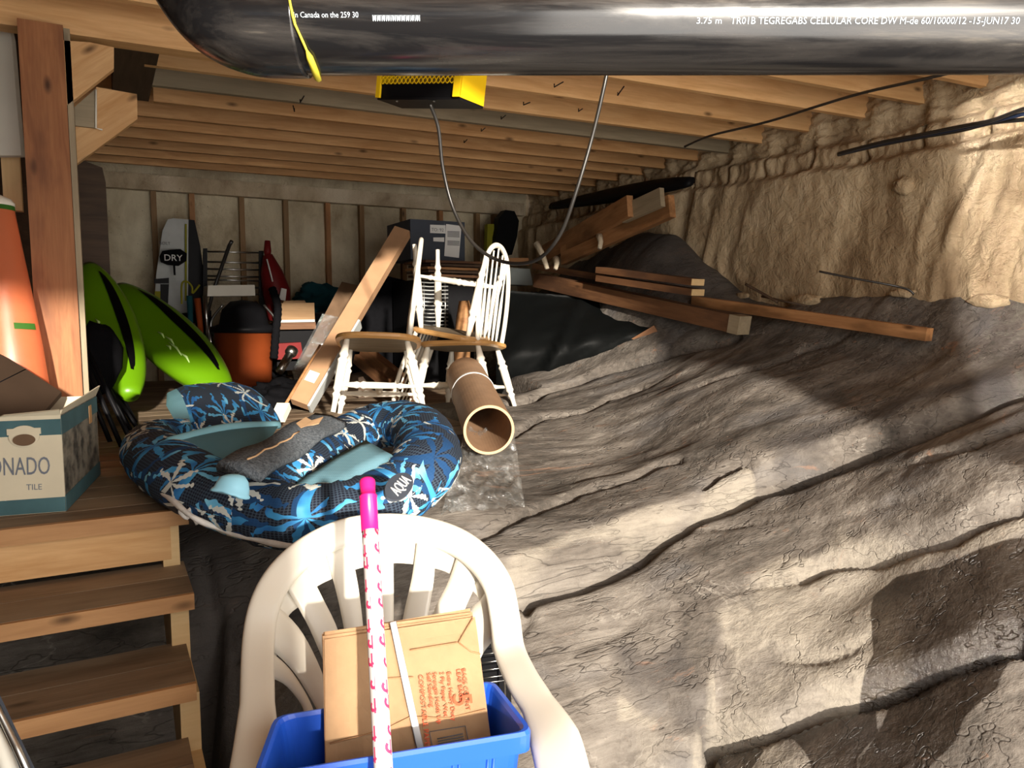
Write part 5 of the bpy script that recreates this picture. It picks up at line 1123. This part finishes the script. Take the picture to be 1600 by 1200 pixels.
# timbers on the rock
def tb(a, da, b, db, w, h, mat, label, up=(0, 0, 1), name='timber'): return beam(name, W(*a, da), W(*b, db), w, h, mat, cat='timber', label=label, up=up, bevel=.004)
tb((842, 438), 4.9, (1160, 508), 3.62, .085, .085, 'old', 'long brown timber with a foamy end lying lowest across the hollow')
tb((835, 416), 5.1, (1110, 462), 4.3, .05, .04, 'old', 'thin brown timber just behind the longest one')
tb((1085, 470), 4.05, (1452, 523), 2.95, .045, .05, 'old_honey', 'honey brown squared pole reaching out to the right over the rock')
tb((940, 422), 4.35, (1090, 441), 3.75, .09, .034, 'old', 'upper of two short stacked lumber pieces with painted ends'); tb((940, 435), 4.35, (1090, 457), 3.75, .09, .034, 'old', 'lower of two short stacked lumber pieces with painted ends')
flat('painted_end', [(1073, 443), (1098, 437), (1099, 450), (1073, 454)], 2.9, .01, 'cream_pine') if False else None
for a, b, k in (((1090, 441), (940, 422), 'upper'), ((1090, 457), (940, 435), 'lower')):
    e = W(*a, 3.75); dv_ = (e-W(*b, 4.35)).normalized(); beam('painted_end', e, e+dv_*.004, .088, .032, 'cream_pine', bpy.data.objects['timber.003' if k == 'upper' else 'timber.004'], bevel=.001)
e = W(1160, 508, 3.62); dv_ = (e-W(842, 438, 4.9)).normalized(); beam('foamy_end', e-dv_*.05, e+dv_*.012, .090, .089, 'pine_grey', bpy.data.objects['timber'], bevel=.012)
tb((945, 562), 4.15, (1026, 514), 4.05, .05, .045, 'old', 'short reddish timber poking up from behind the rock ridge')
for (a, b, lb, m_) in (((850, 398, 5.3), (985, 322, 4.2), 'upper brown plank slanting up the foam wall', 'old_honey'), ((880, 400, 5.0), (1050, 322, 4.0), 'lower brown plank slanting up the foam wall', 'old_honey')):
    beam('slanting_plank', W(*a), W(*b), .04, .12, m_, cat='plank', label=lb, up=(0, 0, 1))
beam('grey_plank', W(975, 335, 4.3), W(1035, 308, 4.0), .03, .10, 'pine_grey', cat='plank', label='short greyish plank end above the slanting brown planks', up=(0, 0, 1))
for k, (a, b) in enumerate((((838, 380), (855, 420)), ((936, 368), (937, 388)), ((1002, 350), (1003, 357)), ((868, 404), (868, 420)))):
    pa, pb = W(*a, 4.55), W(*b, 4.5); tube('foam_drip', [pa, (pa+pb)/2+RT*.008, pb], [.022, .016, .013], 'foam_white', n=8, label=['longest pale foam drip left of the slanting planks', 'foam drip hanging under the middle of the slanting planks', 'tiny foam drip under the upper end of the planks', 'short foam drip at the foot of the slanting planks'][k], cat='foam drip')
# black sheet roll in the ledge
tube('black_sheeting', spline([W(862, 322, 5.3), W(920, 312, 4.9), (W(985, 300, 4.45)), W(1040, 290, 4.15), W(1080, 284, 3.95)], 5), [(.03+.03*math.sin(pi*k/20), .02+.02*math.sin(pi*k/20)) for k in range(21)], 'black_plastic', n=12, label='rolled black plastic sheeting tucked along the foam ledge', cat='sheeting')
# black flipper and olive foam
bm = bmesh.new(); prism(bm, [ON(1, a, b, 5.2) for a, b in [(772, 400), (774, 370), (780, 340), (790, 328), (804, 330), (811, 345), (808, 370), (800, 398)]], (0, .08, 0)); mk('swim_fin', bm, 'black_plastic', bevel=.012, label='tall black swim fin standing in the back right corner', cat='swim fin')
flat('olive_foam_bar', [(762, 350), (772, 350), (773, 405), (760, 405)], 5.25, .05, 'yellow_dull', label='olive yellow foam bar standing left of the swim fin', cat='bar')
# sticks on the rock
tube('iron_rod', spline([W(1280, 424, 2.95), W(1330, 434, 2.9), W(1390, 445, 2.85), W(1418, 452, 2.85), W(1428, 460, 2.85)], 5), .0045, 'rubber', n=7, label='thin dark iron rod sticking out of the foam above the rock', cat='rod')
tube('twig', spline([W(1165, 444, 3.7), W(1190, 458, 3.65), W(1215, 472, 3.6)], 5), .007, 'darkwood', n=7, label='short dark twig lying at the foot of the foam wall', cat='twig')
tube('lath', [W(1190, 463, 3.7), W(1260, 478, 3.55)], .006, 'darkwood', n=6, label='dark lath behind the honey brown pole', cat='lath')
# cables
tube('ceiling_cable', spline([W(1070, 229, 3.75), W(1110, 212, 3.5), W(1200, 190, 3.2), W(1330, 150, 2.75), W(1450, 122, 2.4), W(1560, 96, 2.2)], 6), .0055, 'rubber', n=8, label='single black cable running along the joist ends above the foam', cat='cable')
for k, lb in enumerate(('lowest black cable of the three lying on the foam ledge', 'middle cable of the three lying on the foam ledge', 'uppermost cable of the three on the foam ledge')):
    pts = [(1310, 242-k*1, 3.42), (1370, 228-k*2, 3.2), (1430, 216-k*2, 3.0), (1500, 204-k*3, 2.8), (1550, 192-k*2, 2.68), (1600, [187, 178, 170][k], 2.58), (1680, [180, 160, 148][k], 2.45)]
    P = spline([W(x, y, d-.02*k) for x, y, d in pts], 6)
    tube('foam_ledge_cable', P, .0075, ['rubber', plain('dark_blue_cable', (.02, .03, .06), .35), 'rubber'][k], n=8, label=lb, cat='cable', group='cables on the foam ledge')
bm = bmesh.new(); bmesh.ops.create_icosphere(bm, subdivisions=3, radius=1); c = ON(0, 1412, 290, 3.06)
for v in bm.verts: v.co = c+Vector((v.co.x*.03, v.co.y*.05, v.co.z*.04))*(1+.3*fbm(v.co.x*2, v.co.y*2, v.co.z*2, 2))
tag(mk('foam_blob', bm, 'foam', smooth=True), 'round foam blob bulging from the upper part of the right wall', 'foam blob')
for x, y, s in ((1258, 470, .06), (1410, 458, .035), (1545, 470, .05), (1160, 462, .03)):
    bm = bmesh.new(); bmesh.ops.create_icosphere(bm, subdivisions=3, radius=1); c = ON(0, x, y, 3.04)
    for v in bm.verts: v.co = c+Vector((v.co.x*s*.6, v.co.y*s*1.6, v.co.z*s*.55))*(1+.35*fbm(v.co.x*1.5+x, v.co.y*1.5, v.co.z*1.5, 3))
    tag(mk('foam_lump', bm, 'foam', smooth=True), {1258: 'longest foam lump where the right wall meets the rock, behind the honey brown pole', 1410: 'small foam lump at the buried end of the iron rod', 1545: 'foam lump on the rock below the sunlit part of the wall', 1160: 'smallest foam lump beside the dark twig'}[x], 'foam lump')
